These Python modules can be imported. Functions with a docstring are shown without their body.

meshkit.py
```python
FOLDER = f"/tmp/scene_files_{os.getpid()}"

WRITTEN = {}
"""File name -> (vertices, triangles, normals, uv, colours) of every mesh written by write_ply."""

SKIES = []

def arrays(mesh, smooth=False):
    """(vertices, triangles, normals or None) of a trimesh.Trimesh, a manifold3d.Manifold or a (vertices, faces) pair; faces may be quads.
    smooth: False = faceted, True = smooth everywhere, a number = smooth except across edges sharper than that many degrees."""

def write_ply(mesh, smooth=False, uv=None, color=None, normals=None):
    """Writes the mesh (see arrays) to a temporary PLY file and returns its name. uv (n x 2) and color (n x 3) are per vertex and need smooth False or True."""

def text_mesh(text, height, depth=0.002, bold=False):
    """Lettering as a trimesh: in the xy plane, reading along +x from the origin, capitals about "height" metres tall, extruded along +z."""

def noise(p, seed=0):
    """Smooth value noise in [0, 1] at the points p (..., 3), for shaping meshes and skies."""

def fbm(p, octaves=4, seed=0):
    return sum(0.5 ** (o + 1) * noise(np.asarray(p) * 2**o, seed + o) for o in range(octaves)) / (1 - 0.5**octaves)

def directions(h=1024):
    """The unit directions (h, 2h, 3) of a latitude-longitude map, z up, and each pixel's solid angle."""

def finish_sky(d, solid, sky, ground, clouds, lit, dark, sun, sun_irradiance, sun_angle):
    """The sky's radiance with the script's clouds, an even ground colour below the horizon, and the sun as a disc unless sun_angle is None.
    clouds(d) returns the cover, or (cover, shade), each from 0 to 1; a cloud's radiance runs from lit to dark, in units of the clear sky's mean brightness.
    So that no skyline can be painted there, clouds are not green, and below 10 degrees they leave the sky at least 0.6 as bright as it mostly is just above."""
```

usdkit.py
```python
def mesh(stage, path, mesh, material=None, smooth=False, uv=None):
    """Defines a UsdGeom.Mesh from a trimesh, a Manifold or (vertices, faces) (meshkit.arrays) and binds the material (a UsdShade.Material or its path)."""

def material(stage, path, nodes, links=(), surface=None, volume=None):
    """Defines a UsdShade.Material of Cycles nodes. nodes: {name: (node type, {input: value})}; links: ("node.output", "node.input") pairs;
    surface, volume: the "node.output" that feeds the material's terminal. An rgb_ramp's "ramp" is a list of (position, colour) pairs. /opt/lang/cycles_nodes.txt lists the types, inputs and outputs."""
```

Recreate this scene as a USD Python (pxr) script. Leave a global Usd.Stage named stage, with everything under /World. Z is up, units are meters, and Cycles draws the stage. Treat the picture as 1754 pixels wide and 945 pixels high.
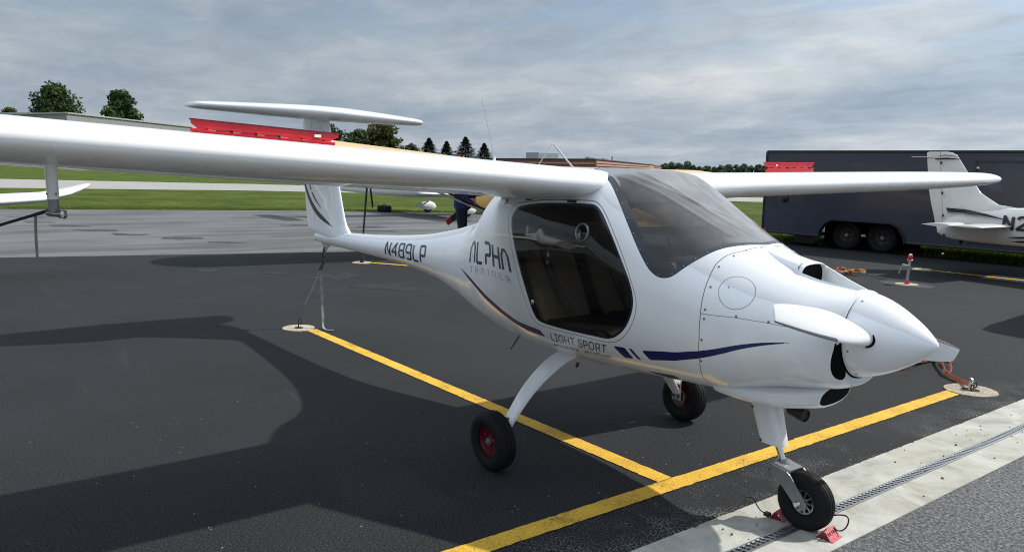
import math, random
import numpy as np, trimesh, shapely
from shapely.geometry import Polygon, LineString, Point
from shapely.ops import unary_union
from shapely import affinity
from scipy.interpolate import PchipInterpolator
import usdkit, meshkit
from pxr import Usd, UsdGeom, UsdLux, UsdShade, Gf, Sdf, Vt

# ------------------------------------------------------------------ camera, sky, sun
stage = Usd.Stage.CreateInMemory()
UsdGeom.SetStageUpAxis(stage, 'Z'); UsdGeom.SetStageMetersPerUnit(stage, 1.0)
stage.SetDefaultPrim(UsdGeom.Xform.Define(stage, '/World').GetPrim())
UsdGeom.Scope.Define(stage, '/World/Looks')

CAM_POS = (3.489, -3.342, 1.698)
CAM_YAW, CAM_PITCH, CAM_ROLL, CAM_F = 2.4907, -0.1366, 0.0242, 1345.02 / 1754.0
EXPOSURE = 0.0
SUN_DIR = np.array([0.34, 0.88, 1.0]); SUN_DIR /= np.linalg.norm(SUN_DIR)
SUN_INTENSITY, SKY_STRENGTH = 1.12, 0.10

cam = UsdGeom.Camera.Define(stage, '/World/camera')
cam.CreateHorizontalApertureAttr(36.0); cam.CreateFocalLengthAttr(36.0 * CAM_F)
cam.CreateClippingRangeAttr((0.05, 5000.0)); cam.CreateExposureAttr(EXPOSURE)
cy, sy, cp, sp = math.cos(CAM_YAW), math.sin(CAM_YAW), math.cos(CAM_PITCH), math.sin(CAM_PITCH)
fw = np.array([cy * cp, sy * cp, sp]); rt = np.array([sy, -cy, 0.0]); up = np.cross(rt, fw)
c_, s_ = math.cos(CAM_ROLL), math.sin(CAM_ROLL)
rt, up = c_ * rt + s_ * up, -s_ * rt + c_ * up
cam.AddTransformOp().Set(Gf.Matrix4d(*rt, 0, *up, 0, *(-fw), 0, *CAM_POS, 1))

def material(name, nodes, links=(), surface=None, volume=None):
    return usdkit.material(stage, '/World/Looks/' + name, nodes, links, surface, volume)

SUN_EL = math.asin(SUN_DIR[2]); SUN_ROT = math.atan2(SUN_DIR[0], SUN_DIR[1])
dome = UsdLux.DomeLight.Define(stage, '/World/sky')
sky_mat = material('sky_with_clouds', {
    'tc': ('texture_coordinate', {}),
    'sep': ('separate_xyz', {}),
    'zc': ('math', {'math_type': 'maximum', 'value2': 0.0}),
    'za': ('math', {'math_type': 'add', 'value2': 0.13}),
    'ux': ('math', {'math_type': 'divide'}), 'uy': ('math', {'math_type': 'divide'}),
    'uv': ('combine_xyz', {}),
    'mp': ('mapping', {'mapping_type': 'point', 'rotation': (0, 0, 0.95), 'scale': (0.9, 1.15, 1.0)}),
    'n1': ('noise_texture', {'scale': 1.7, 'detail': 7.0, 'roughness': 0.54, 'distortion': 0.5}),
    'n2': ('noise_texture', {'scale': 0.55, 'detail': 3.0, 'roughness': 0.5}),
    'n3': ('noise_texture', {'scale': 4.5, 'detail': 6.0, 'roughness': 0.58, 'distortion': 0.7}),
    'r1': ('rgb_ramp', {'ramp': [(0.0, (0.10,) * 3), (0.40, (0.35,) * 3), (0.52, (1.0,) * 3), (1.0, (1.0,) * 3)]}),
    'cl': ('rgb_ramp', {'ramp': [(0.30, (2.8, 3.55, 4.5)), (0.5, (3.95, 4.6, 5.3)), (0.68, (6.0, 6.3, 6.6))]}),
    'cl3': ('rgb_ramp', {'ramp': [(0.3, (0.94, 0.945, 0.955)), (0.7, (1.15, 1.14, 1.125))]}),
    'mulc': ('mix', {'mix_type': 'multiply', 'fac': 1.0}),
    'sky': ('sky_texture', {'sky_type': 'single_scattering', 'sun_disc': False, 'sun_elevation': SUN_EL, 'sun_rotation': SUN_ROT, 'air_density': 1.0, 'aerosol_density': 1.0}),
    'mx': ('mix', {'mix_type': 'mix'}), 'hz': ('map_range', {'from_min': 0.10, 'from_max': 0.26, 'to_min': 1.0, 'to_max': 0.0, 'clamp': True}), 'hm': ('math', {'math_type': 'maximum'}), 'z2': ('math', {'math_type': 'power', 'value2': 2.6}), 'zm': ('math', {'math_type': 'multiply_add', 'value2': 1.35, 'value3': 0.92}), 'zen': ('vector_math', {'math_type': 'scale'}), 'sd': ('vector_math', {'math_type': 'dot_product', 'vector2': tuple(SUN_DIR)}), 'sp': ('math', {'math_type': 'maximum', 'value2': 0.0}), 'sq': ('math', {'math_type': 'power', 'value2': 2.0}), 'sm': ('math', {'math_type': 'multiply', 'value2': 0.75}), 'sa': ('math', {'math_type': 'add'}),
    'bg': ('background_shader', {'strength': SKY_STRENGTH}),
}, [('tc.generated', 'sep.vector'), ('sep.z', 'zc.value1'), ('zc.value', 'za.value1'), ('sep.x', 'ux.value1'), ('za.value', 'ux.value2'),
    ('sep.y', 'uy.value1'), ('za.value', 'uy.value2'), ('ux.value', 'uv.x'), ('uy.value', 'uv.y'), ('uv.vector', 'mp.vector'),
    ('mp.vector', 'n1.vector'), ('mp.vector', 'n2.vector'), ('mp.vector', 'n3.vector'), ('n1.fac', 'r1.fac'), ('n2.fac', 'cl.fac'), ('n3.fac', 'cl3.fac'),
    ('cl.color', 'mulc.color1'), ('cl3.color', 'mulc.color2'), ('sky.color', 'mx.color1'), ('mulc.color', 'mx.color2'), ('zc.value', 'hz.value'), ('r1.color', 'hm.value1'), ('hz.result', 'hm.value2'), ('hm.value', 'mx.fac'), ('zc.value', 'z2.value1'), ('z2.value', 'zm.value1'), ('mx.color', 'zen.vector1'), ('tc.generated', 'sd.vector1'), ('sd.value', 'sp.value1'), ('sp.value', 'sq.value1'), ('sq.value', 'sm.value1'), ('zm.value', 'sa.value1'), ('sm.value', 'sa.value2'), ('sa.value', 'zen.scale'), ('zen.vector', 'bg.color')],
    surface='bg.background')
UsdShade.MaterialBindingAPI.Apply(dome.GetPrim()).Bind(sky_mat)
dome.GetPrim().SetCustomDataByKey('kind', 'structure')

sun = UsdLux.DistantLight.Define(stage, '/World/sun')
sun.CreateIntensityAttr(SUN_INTENSITY); sun.CreateAngleAttr(0.9); sun.CreateNormalizeAttr(True)
sun.CreateColorAttr(Gf.Vec3f(1.0, 0.955, 0.88))
zl = SUN_DIR; xl = np.cross([0, 0, 1.0], zl); xl /= np.linalg.norm(xl); yl = np.cross(zl, xl)
sun.AddTransformOp().Set(Gf.Matrix4d(*xl, 0, *yl, 0, *zl, 0, 0, 0, 30, 1))

# ------------------------------------------------------------------ helpers
_names = {}
def numbered(path):
    k = _names.get(path, 0); _names[path] = k + 1
    return path if k == 0 else f'{path}_{k:03d}'

def arr(m):
    """(V, F, N or None) of what the builders return"""
    if isinstance(m, trimesh.Trimesh): return np.array(m.vertices, float), np.array(m.faces, int), None
    if len(m) == 3: return m
    V, F = np.asarray(m[0], float), np.asarray(m[1], int)
    if F.shape[1] == 4: F = np.vstack([F[:, [0, 1, 2]], F[:, [0, 2, 3]]])
    return V, F, None

def join(*ms):
    Vs, Fs, o = [], [], 0
    for m in ms:
        V, F, _ = arr(m); Vs.append(V); Fs.append(F + o); o += len(V)
    return np.vstack(Vs), np.vstack(Fs)

def put(parent, name, m, mat, smooth=35, label=None, kind=None):
    path = numbered(f'{parent}/{name}')
    V, F, N = arr(m)
    if N is not None:
        g = UsdGeom.Mesh.Define(stage, path)
        g.CreatePointsAttr(Vt.Vec3fArray.FromNumpy(V.astype(np.float32)))
        g.CreateFaceVertexCountsAttr(Vt.IntArray.FromNumpy(np.full(len(F), 3, np.int32)))
        g.CreateFaceVertexIndicesAttr(Vt.IntArray.FromNumpy(F.astype(np.int32).ravel()))
        g.CreateSubdivisionSchemeAttr('none')
        g.CreateNormalsAttr(Vt.Vec3fArray.FromNumpy(N.astype(np.float32))); g.SetNormalsInterpolation('vertex')
        UsdShade.MaterialBindingAPI.Apply(g.GetPrim()).Bind(mat)
    else:
        g = usdkit.mesh(stage, path, (V, F), mat, smooth)
    p = g.GetPrim()
    if label: p.SetCustomDataByKey('label', label)
    if kind: p.SetCustomDataByKey('kind', kind)
    return path

def tag(path, label, cat, group=None, kind=None):
    p = stage.GetPrimAtPath(path)
    if label: p.SetCustomDataByKey('label', label)
    if cat: p.SetCustomDataByKey('category', cat)
    if group: p.SetCustomDataByKey('group', group)
    if kind: p.SetCustomDataByKey('kind', kind)
    return path

def thing(name, label, cat, loc=(0, 0, 0), rotz=0.0, group=None, roll=0.0, pitch=0.0, scale=None):
    path = numbered('/World/' + name)
    x = UsdGeom.Xform.Define(stage, path); x.AddTranslateOp().Set(Gf.Vec3d(*map(float, loc)))
    if rotz: x.AddRotateZOp().Set(float(rotz))
    if pitch: x.AddRotateYOp().Set(float(pitch))
    if roll: x.AddRotateXOp().Set(float(roll))
    if scale: x.AddScaleOp().Set(Gf.Vec3f(scale, scale, scale))
    return tag(path, label, cat, group)

def copy_of(src, loc, rotz, label, group=None, scale=None):
    base = src.rsplit('/', 1)[1].split('_0')[0]
    path = numbered('/World/' + base)
    x = UsdGeom.Xform.Define(stage, path); p = x.GetPrim()
    p.GetReferences().AddInternalReference(src); p.SetInstanceable(True)
    x.ClearXformOpOrder()
    x.AddTranslateOp(opSuffix='c').Set(Gf.Vec3d(*map(float, loc))); x.AddRotateZOp(opSuffix='c').Set(float(rotz))
    if scale: x.AddScaleOp(opSuffix='c').Set(Gf.Vec3f(*scale))
    return tag(path, label, None, group)

def box(cx, cy, cz, sx, sy, sz, ch=0.0):
    if ch <= 0:
        m = trimesh.creation.box((sx, sy, sz)); m.apply_translation((cx, cy, cz)); return arr(m)[:2]
    x, y, z = sx / 2, sy / 2, sz / 2
    pts = []
    for a in (-1, 1):
        for b in (-1, 1):
            for d in (-1, 1):
                pts += [(a * (x - ch), b * (y - ch), d * z), (a * (x - ch), b * y, d * (z - ch)), (a * x, b * (y - ch), d * (z - ch))]
    m = trimesh.convex.convex_hull(np.array(pts)); m.apply_translation((cx, cy, cz)); return arr(m)[:2]

def obox(p0, p1, w, t, upv=(0, 0, 1)):
    """bar from p0 to p1, width w across, thickness t along upv"""
    p0, p1 = np.array(p0, float), np.array(p1, float); d = p1 - p0; L = np.linalg.norm(d); d /= L
    u = np.array(upv, float); u -= d * (u @ d); u /= np.linalg.norm(u); s = np.cross(u, d)
    V = np.array([p + a * s * w / 2 + b * u * t / 2 for p in (p0, p1) for a in (-1, 1) for b in (-1, 1)])
    F = np.array([[0, 1, 3, 2], [4, 6, 7, 5], [0, 4, 5, 1], [2, 3, 7, 6], [0, 2, 6, 4], [1, 5, 7, 3]])
    return arr((V, F))[:2]

def frames(P):
    P = np.asarray(P, float); T = np.gradient(P, axis=0); T /= np.linalg.norm(T, axis=1, keepdims=True) + 1e-12
    n = np.cross(T[0], [0, 0, 1.0] if abs(T[0][2]) < .9 else [1.0, 0, 0]); n /= np.linalg.norm(n)
    A = []
    for t in T:
        n = n - t * (n @ t); n /= np.linalg.norm(n) + 1e-12; A.append(n)
    A = np.array(A); return P, T, A, np.cross(T, A)

def rings_mesh(R, cap=True, closed=True):
    R = np.asarray(R, float); k, n = R.shape[:2]; V = R.reshape(-1, 3)
    i, j = np.meshgrid(np.arange(k - 1), np.arange(n if closed else n - 1), indexing='ij'); jn = (j + 1) % n
    q = np.stack([i * n + j, i * n + jn, (i + 1) * n + jn, (i + 1) * n + j], -1).reshape(-1, 4)
    F = np.vstack([q[:, [0, 1, 2]], q[:, [0, 2, 3]]])
    if cap and closed:
        V = np.vstack([V, R[0].mean(0), R[-1].mean(0)]); a, b = k * n, k * n + 1; j = np.arange(n)
        F = np.vstack([F, np.stack([j * 0 + a, (j + 1) % n, j], -1), np.stack([j * 0 + b, (k - 1) * n + j, (k - 1) * n + (j + 1) % n], -1)])
    return V, F

def tube(P, r, sides=10, cap=True):
    P, T, A, B = frames(P); a = np.arange(sides) * 2 * np.pi / sides; r = np.broadcast_to(r, (len(P),))
    return rings_mesh(P[:, None] + r[:, None, None] * (np.cos(a)[None, :, None] * A[:, None] + np.sin(a)[None, :, None] * B[:, None]), cap)

def smooth_path(P, n=40):
    P = np.asarray(P, float); t = np.r_[0, np.cumsum(np.linalg.norm(np.diff(P, axis=0), axis=1))]
    from scipy.interpolate import CubicSpline
    f = CubicSpline(t, P) if len(P) > 2 else None
    s = np.linspace(0, t[-1], n)
    return f(s) if f is not None else np.stack([np.interp(s, t, P[:, i]) for i in range(3)], -1)

def ribbon(P, w, side, th=0.002):
    """a webbing strap along P; side = direction(s) across"""
    P = np.asarray(P, float); T = np.gradient(P, axis=0); T /= np.linalg.norm(T, axis=1, keepdims=True) + 1e-12
    S = np.broadcast_to(np.asarray(side, float), P.shape); S = S - T * (S * T).sum(1, keepdims=True); S = S / (np.linalg.norm(S, axis=1, keepdims=True) + 1e-9)
    U = np.cross(T, S)
    R = np.stack([P + S * w / 2 + U * th / 2, P - S * w / 2 + U * th / 2, P - S * w / 2 - U * th / 2, P + S * w / 2 - U * th / 2], 1)
    return rings_mesh(R)

def lathe(prof, origin, axis, n=32, cap=False):
    """prof: (along, radius) pairs"""
    axis = np.array(axis, float); axis /= np.linalg.norm(axis)
    u = np.cross(axis, [0, 0, 1.0] if abs(axis[2]) < .9 else [1.0, 0, 0]); u /= np.linalg.norm(u); v = np.cross(axis, u)
    a = np.arange(n) * 2 * np.pi / n; ring = np.cos(a)[:, None] * u + np.sin(a)[:, None] * v
    return rings_mesh([np.array(origin) + s * axis + max(r, 1e-5) * ring for s, r in prof], cap)

def flat(poly, z=0.0):
    V, F = trimesh.creation.triangulate_polygon(poly, engine='earcut')
    V = np.c_[V, np.full(len(V), z)]
    n = np.cross(V[F[:, 1]] - V[F[:, 0]], V[F[:, 2]] - V[F[:, 0]])[:, 2]; F = F.copy(); F[n < 0] = F[n < 0][:, ::-1]
    return V, F

def extrude(poly, h, z0=0.0):
    m = trimesh.creation.extrude_polygon(poly, h, engine='earcut'); m.apply_translation((0, 0, z0)); return arr(m)[:2]

def move(m, R=None, t=(0, 0, 0)):
    V, F, N = arr(m); V = V @ np.array(R, float).T if R is not None else V; return V + np.array(t, float), F

def rot(axis, deg): return trimesh.transformations.rotation_matrix(math.radians(deg), axis)[:3, :3]

def cut(m, d):
    """split a mesh (V, F, N) at the zero of the per-vertex field d -> (part where d < 0, part where d > 0), fields kept by interpolation in extra"""
    V, F, N, E = m; D = np.where(np.abs(d) < 1e-9, 1e-9, d)
    s = D[F] < 0; k = s.sum(1)
    out = {True: [F[k == 3]], False: [F[k == 0]]}
    nv, nn, ne = [V], [N], [E]; count = len(V)
    for lone in (True, False):
        sel = F[k == (1 if lone else 2)]; ss = s[k == (1 if lone else 2)]
        if not len(sel): continue
        i = np.argmax(ss == lone, 1); r = np.arange(len(sel))
        a, b, c = sel[r, i], sel[r, (i + 1) % 3], sel[r, (i + 2) % 3]
        def mid(p, q):
            nonlocal count
            t = (D[p] / (D[p] - D[q]))[:, None]
            nv.append(V[p] + t * (V[q] - V[p])); nm = N[p] + t * (N[q] - N[p]); nn.append(nm / np.linalg.norm(nm, axis=1, keepdims=True)); ne.append(E[p] + t * (E[q] - E[p]))
            idx = np.arange(count, count + len(p)); count += len(p); return idx
        ab, ac = mid(a, b), mid(a, c)
        out[lone].append(np.stack([a, ab, ac], -1)); out[not lone] += [np.stack([ab, b, c], -1), np.stack([ab, c, ac], -1)]
    V2, N2, E2 = np.vstack(nv), np.vstack(nn), np.vstack(ne)
    def pack(fs):
        f = np.vstack(fs); u, inv = np.unique(f, return_inverse=True); return V2[u], inv.reshape(-1, 3), N2[u], E2[u]
    return pack(out[True]), pack(out[False])

def sdist(poly, pts):
    d = shapely.distance(shapely.points(pts), poly.exterior); return np.where(shapely.contains_xy(poly, pts[:, 0], pts[:, 1]), -d, d)

def smooth_poly(pts, k=2):
    p = np.array(pts, float)
    for _ in range(k):                      # corner cutting
        q = np.roll(p, -1, 0); p = np.stack([.75 * p + .25 * q, .25 * p + .75 * q], 1).reshape(-1, 2)
    return Polygon(p)

def mirror_y(m):
    V, F, N = arr(m); V = V * [1, -1, 1]; return (V, F[:, ::-1]) if N is None else (V, F[:, ::-1], N * [1, -1, 1])

# ------------------------------------------------------------------ materials
def plain(name, col, rough=0.5, metal=0.0, spec=0.5, coat=0.0, var=0.0, vscale=3.0, bump=0.0, bscale=60.0, **kw):
    nodes = {'p': ('principled_bsdf', {'base_color': col, 'roughness': rough, 'metallic': metal, 'specular_ior_level': spec, 'coat_weight': coat, **kw})}
    links = []
    if var or bump: nodes['tc'] = ('texture_coordinate', {})
    if var:
        nodes['n'] = ('noise_texture', {'scale': vscale, 'detail': 6.0, 'roughness': 0.62})
        nodes['r'] = ('rgb_ramp', {'ramp': [(0.3, tuple(c * (1 - var) for c in col)), (0.7, tuple(min(1, c * (1 + var)) for c in col))]})
        links += [('tc.object', 'n.vector'), ('n.fac', 'r.fac'), ('r.color', 'p.base_color')]
    if bump:
        nodes['nb'] = ('noise_texture', {'scale': bscale, 'detail': 4.0}); nodes['b'] = ('bump', {'strength': 1.0, 'distance': bump})
        links += [('tc.object', 'nb.vector'), ('nb.fac', 'b.height'), ('b.normal', 'p.normal')]
    return material(name, nodes, links, surface='p.BSDF')

M = {}
def gelcoat(name, col, rough, dirt=0.05):
    return material(name, {
        'g': ('geometry', {}),
        'n': ('noise_texture', {'scale': 1.3, 'detail': 8.0, 'roughness': 0.65}),
        'r': ('rgb_ramp', {'ramp': [(0.3, tuple(c * (1 - dirt) for c in col)), (0.62, col)]}),
        'n2': ('noise_texture', {'scale': 5.0, 'detail': 2.0}), 'b': ('bump', {'strength': 1.0, 'distance': 0.0005}),
        'n3': ('noise_texture', {'scale': 9.0, 'detail': 6.0}), 'rr': ('map_range', {'from_min': 0.3, 'from_max': 0.7, 'to_min': rough * 0.7, 'to_max': rough * 1.5}),
        'p': ('principled_bsdf', {'specular_ior_level': 0.5, 'coat_weight': 0.42, 'coat_roughness': 0.04})},
        [('g.position', 'n.vector'), ('g.position', 'n2.vector'), ('g.position', 'n3.vector'), ('n3.fac', 'rr.value'), ('rr.result', 'p.roughness'), ('n.fac', 'r.fac'), ('r.color', 'p.base_color'), ('n2.fac', 'b.height'), ('b.normal', 'p.normal')], surface='p.BSDF')
M['white'] = gelcoat('white_gelcoat', (0.75, 0.76, 0.77), 0.20)
M['wingwhite'] = gelcoat('white_wing_gelcoat', (0.77, 0.775, 0.775), 0.30, 0.06)
M['oldwhite'] = gelcoat('aged_white_paint', (0.66, 0.65, 0.62), 0.35, 0.12)
M['navy'] = plain('navy_vinyl', (0.009, 0.010, 0.072), 0.38)
M['ink'] = plain('dark_slate_vinyl', (0.022, 0.027, 0.045), 0.22, coat=0.3)
M['lightink'] = plain('grey_vinyl', (0.16, 0.18, 0.21), 0.25, coat=0.3)
M['slate'] = plain('slate_vinyl', (0.012, 0.016, 0.032), 0.45)
M['gap'] = plain('panel_gap_shadow', (0.045, 0.047, 0.05), 0.7)
M['black'] = plain('satin_black_plastic', (0.012, 0.012, 0.013), 0.4)
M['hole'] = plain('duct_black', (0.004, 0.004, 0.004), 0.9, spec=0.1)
M['trim'] = plain('black_window_trim', (0.010, 0.012, 0.018), 0.22, coat=0.4)
M['rubber'] = plain('tyre_rubber', (0.0045, 0.0045, 0.005), 0.7, spec=0.25, var=0.35, vscale=14, bump=0.0006, bscale=120)
M['redrim'] = plain('dark_red_rim', (0.11, 0.006, 0.012), 0.35, metal=0.3)
M['alu'] = plain('brushed_aluminium', (0.55, 0.55, 0.55), 0.36, metal=1.0, var=0.12, vscale=25)
M['greyalu'] = plain('painted_grey_fork', (0.22, 0.23, 0.235), 0.42, metal=0.6, var=0.12, vscale=20)
M['steel'] = plain('bright_steel', (0.62, 0.62, 0.62), 0.18, metal=1.0)
M['rust'] = plain('weathered_iron', (0.05, 0.04, 0.035), 0.7, metal=0.4, var=0.3, vscale=40)
M['redpaint'] = plain('red_airbrake_paint', (0.55, 0.018, 0.028), 0.35, var=0.12, vscale=9)
M['redtrim'] = plain('dark_red_airbrake_edge', (0.09, 0.006, 0.01), 0.5)
M['label'] = plain('white_sticker', (0.75, 0.75, 0.72), 0.5)
M['pinkred'] = plain('faded_red_chock_paint', (0.55, 0.13, 0.14), 0.5, var=0.25, vscale=60)
M['orange'] = plain('faded_orange_webbing', (0.56, 0.17, 0.085), 0.8, var=0.25, vscale=40, bump=0.0005, bscale=300)
M['webblack'] = plain('dark_webbing', (0.02, 0.021, 0.024), 0.8, var=0.3, vscale=40)
M['webgrey'] = plain('camouflage_webbing', (0.17, 0.18, 0.17), 0.8, var=0.65, vscale=16)
M['yellowweb'] = plain('yellow_rope', (0.62, 0.36, 0.03), 0.8, var=0.25, vscale=50)
M['leather'] = plain('beige_seat_fabric', (0.30, 0.25, 0.18), 0.75, var=0.12, vscale=12)
M['dash'] = plain('dark_cabin_trim', (0.03, 0.03, 0.032), 0.6)
M['lining'] = plain('grey_cabin_lining', (0.085, 0.082, 0.078), 0.8, var=0.1, vscale=6)
M['yellowac'] = plain('cream_yellow_fabric', (0.62, 0.36, 0.075), 0.32, coat=0.3, var=0.05, vscale=2)
M['tanwing'] = plain('tan_wing_fabric', (0.72, 0.47, 0.20), 0.4, coat=0.2, var=0.05, vscale=2)
M['redac'] = plain('dark_red_cowl_trim', (0.22, 0.02, 0.02), 0.35)
M['trailer'] = plain('dark_blue_trailer_panel', (0.015, 0.021, 0.036), 0.32, coat=0.25, var=0.12, vscale=1.4, bump=0.003, bscale=2.0)
M['trailertrim'] = plain('trailer_trim', (0.008, 0.009, 0.012), 0.35)
M['skin'] = plain('skin', (0.45, 0.24, 0.17), 0.6)
M['shirt'] = plain('blue_jacket_cloth', (0.022, 0.042, 0.16), 0.85, var=0.2, vscale=6)
M['jeans'] = plain('dark_navy_trousers', (0.012, 0.016, 0.035), 0.85, var=0.2, vscale=8)
M['hair'] = plain('brown_hair', (0.05, 0.03, 0.02), 0.7)
M['shoe'] = plain('dark_shoe_leather', (0.02, 0.016, 0.014), 0.5)
M['redlamp'] = plain('red_post_cap', (0.42, 0.02, 0.025), 0.3, coat=0.4)

def glass(name, tint, gloss_rough=0.02, ior=1.5, diff=0.0, diffcol=(0.2, 0.2, 0.2)):
    nodes = {'f': ('fresnel', {'IOR': ior}), 't': ('transparent_bsdf', {'color': tint}), 'g': ('glossy_bsdf', {'color': (1, 1, 1), 'roughness': gloss_rough}), 'm': ('mix_closure', {})}
    links = [('f.fac', 'm.fac'), ('t.BSDF', 'm.closure1'), ('g.BSDF', 'm.closure2')]
    return material(name, nodes, links, surface='m.closure')
M['tint'] = glass('smoked_acrylic', (0.17, 0.167, 0.16))
M['pane'] = glass('clear_pane', (0.6, 0.62, 0.62))
# grey sunshade cloth stretched under the windscreen
M['shade'] = material('grey_translucent_sunshade', {
    'g': ('geometry', {}), 'mp': ('mapping', {'mapping_type': 'point', 'rotation': (0.0, 0.6, 0.5), 'scale': (2.0, 9.0, 9.0)}),
    'n': ('noise_texture', {'scale': 1.2, 'detail': 5.0, 'roughness': 0.6}),
    'r': ('rgb_ramp', {'ramp': [(0.3, (0.31, 0.315, 0.325)), (0.7, (0.48, 0.485, 0.495))]}),
    'd': ('principled_bsdf', {'roughness': 0.30, 'specular_ior_level': 0.5, 'coat_weight': 0.7, 'coat_roughness': 0.06}),
    'tr': ('translucent_bsdf', {'color': (0.45, 0.45, 0.45)}), 'm0': ('mix_closure', {'fac': 0.22}),
    'lw': ('layer_weight', {'blend': 0.5}), 'fr': ('rgb_ramp', {'ramp': [(0.25, (0.90,) * 3), (0.50, (0.70,) * 3), (0.70, (0.26,) * 3), (0.92, (0.06,) * 3)]}),
    't': ('transparent_bsdf', {'color': (0.52, 0.505, 0.48)}), 'm': ('mix_closure', {})},
    [('g.position', 'mp.vector'), ('mp.vector', 'n.vector'), ('n.fac', 'r.fac'), ('r.color', 'd.base_color'), ('d.BSDF', 'm0.closure1'), ('tr.BSDF', 'm0.closure2'), ('m0.closure', 'm.closure1'), ('t.BSDF', 'm.closure2'), ('lw.facing', 'fr.fac'), ('fr.color', 'm.fac')], surface='m.closure')

# ground materials
def speckle(name, lo, hi, scale, rough, bump, big=0.25, extra=None):
    nodes = {'g': ('geometry', {}),
             'n': ('noise_texture', {'scale': scale, 'detail': 3.0, 'roughness': 0.75}),
             'v': ('voronoi_texture', {'scale': scale * 1.6, 'feature': 'f1'}),
             'r': ('rgb_ramp', {'ramp': [(0.36, lo), (0.50, tuple((a + b) / 2.6 for a, b in zip(lo, hi))), (0.66, hi)]}),
             'nb': ('noise_texture', {'scale': 0.55, 'detail': 6.0, 'roughness': 0.62}),
             'rb': ('rgb_ramp', {'ramp': [(0.3, (1 - big,) * 3), (0.7, (1 + big,) * 3)]}),
             'm': ('mix', {'mix_type': 'multiply', 'fac': 1.0}),
             'ba': ('math', {'math_type': 'multiply_add', 'value2': 0.6}), 'b': ('bump', {'strength': 1.0, 'distance': bump}),
             'p': ('principled_bsdf', {'roughness': rough, 'specular_ior_level': 0.22})}
    links = [('g.position', 'n.vector'), ('g.position', 'v.vector'), ('g.position', 'nb.vector'), ('n.fac', 'r.fac'), ('nb.fac', 'rb.fac'), ('r.color', 'm.color1'), ('rb.color', 'm.color2'), ('v.distance', 'ba.value1'), ('n.fac', 'ba.value3'), ('ba.value', 'b.height'), ('b.normal', 'p.normal')]
    src = 'm.color'
    if extra:
        en, el, src = extra; nodes.update(en); links += el
    links.append((src, 'p.base_color'))
    return material(name, nodes, links, surface='p.BSDF')

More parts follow.
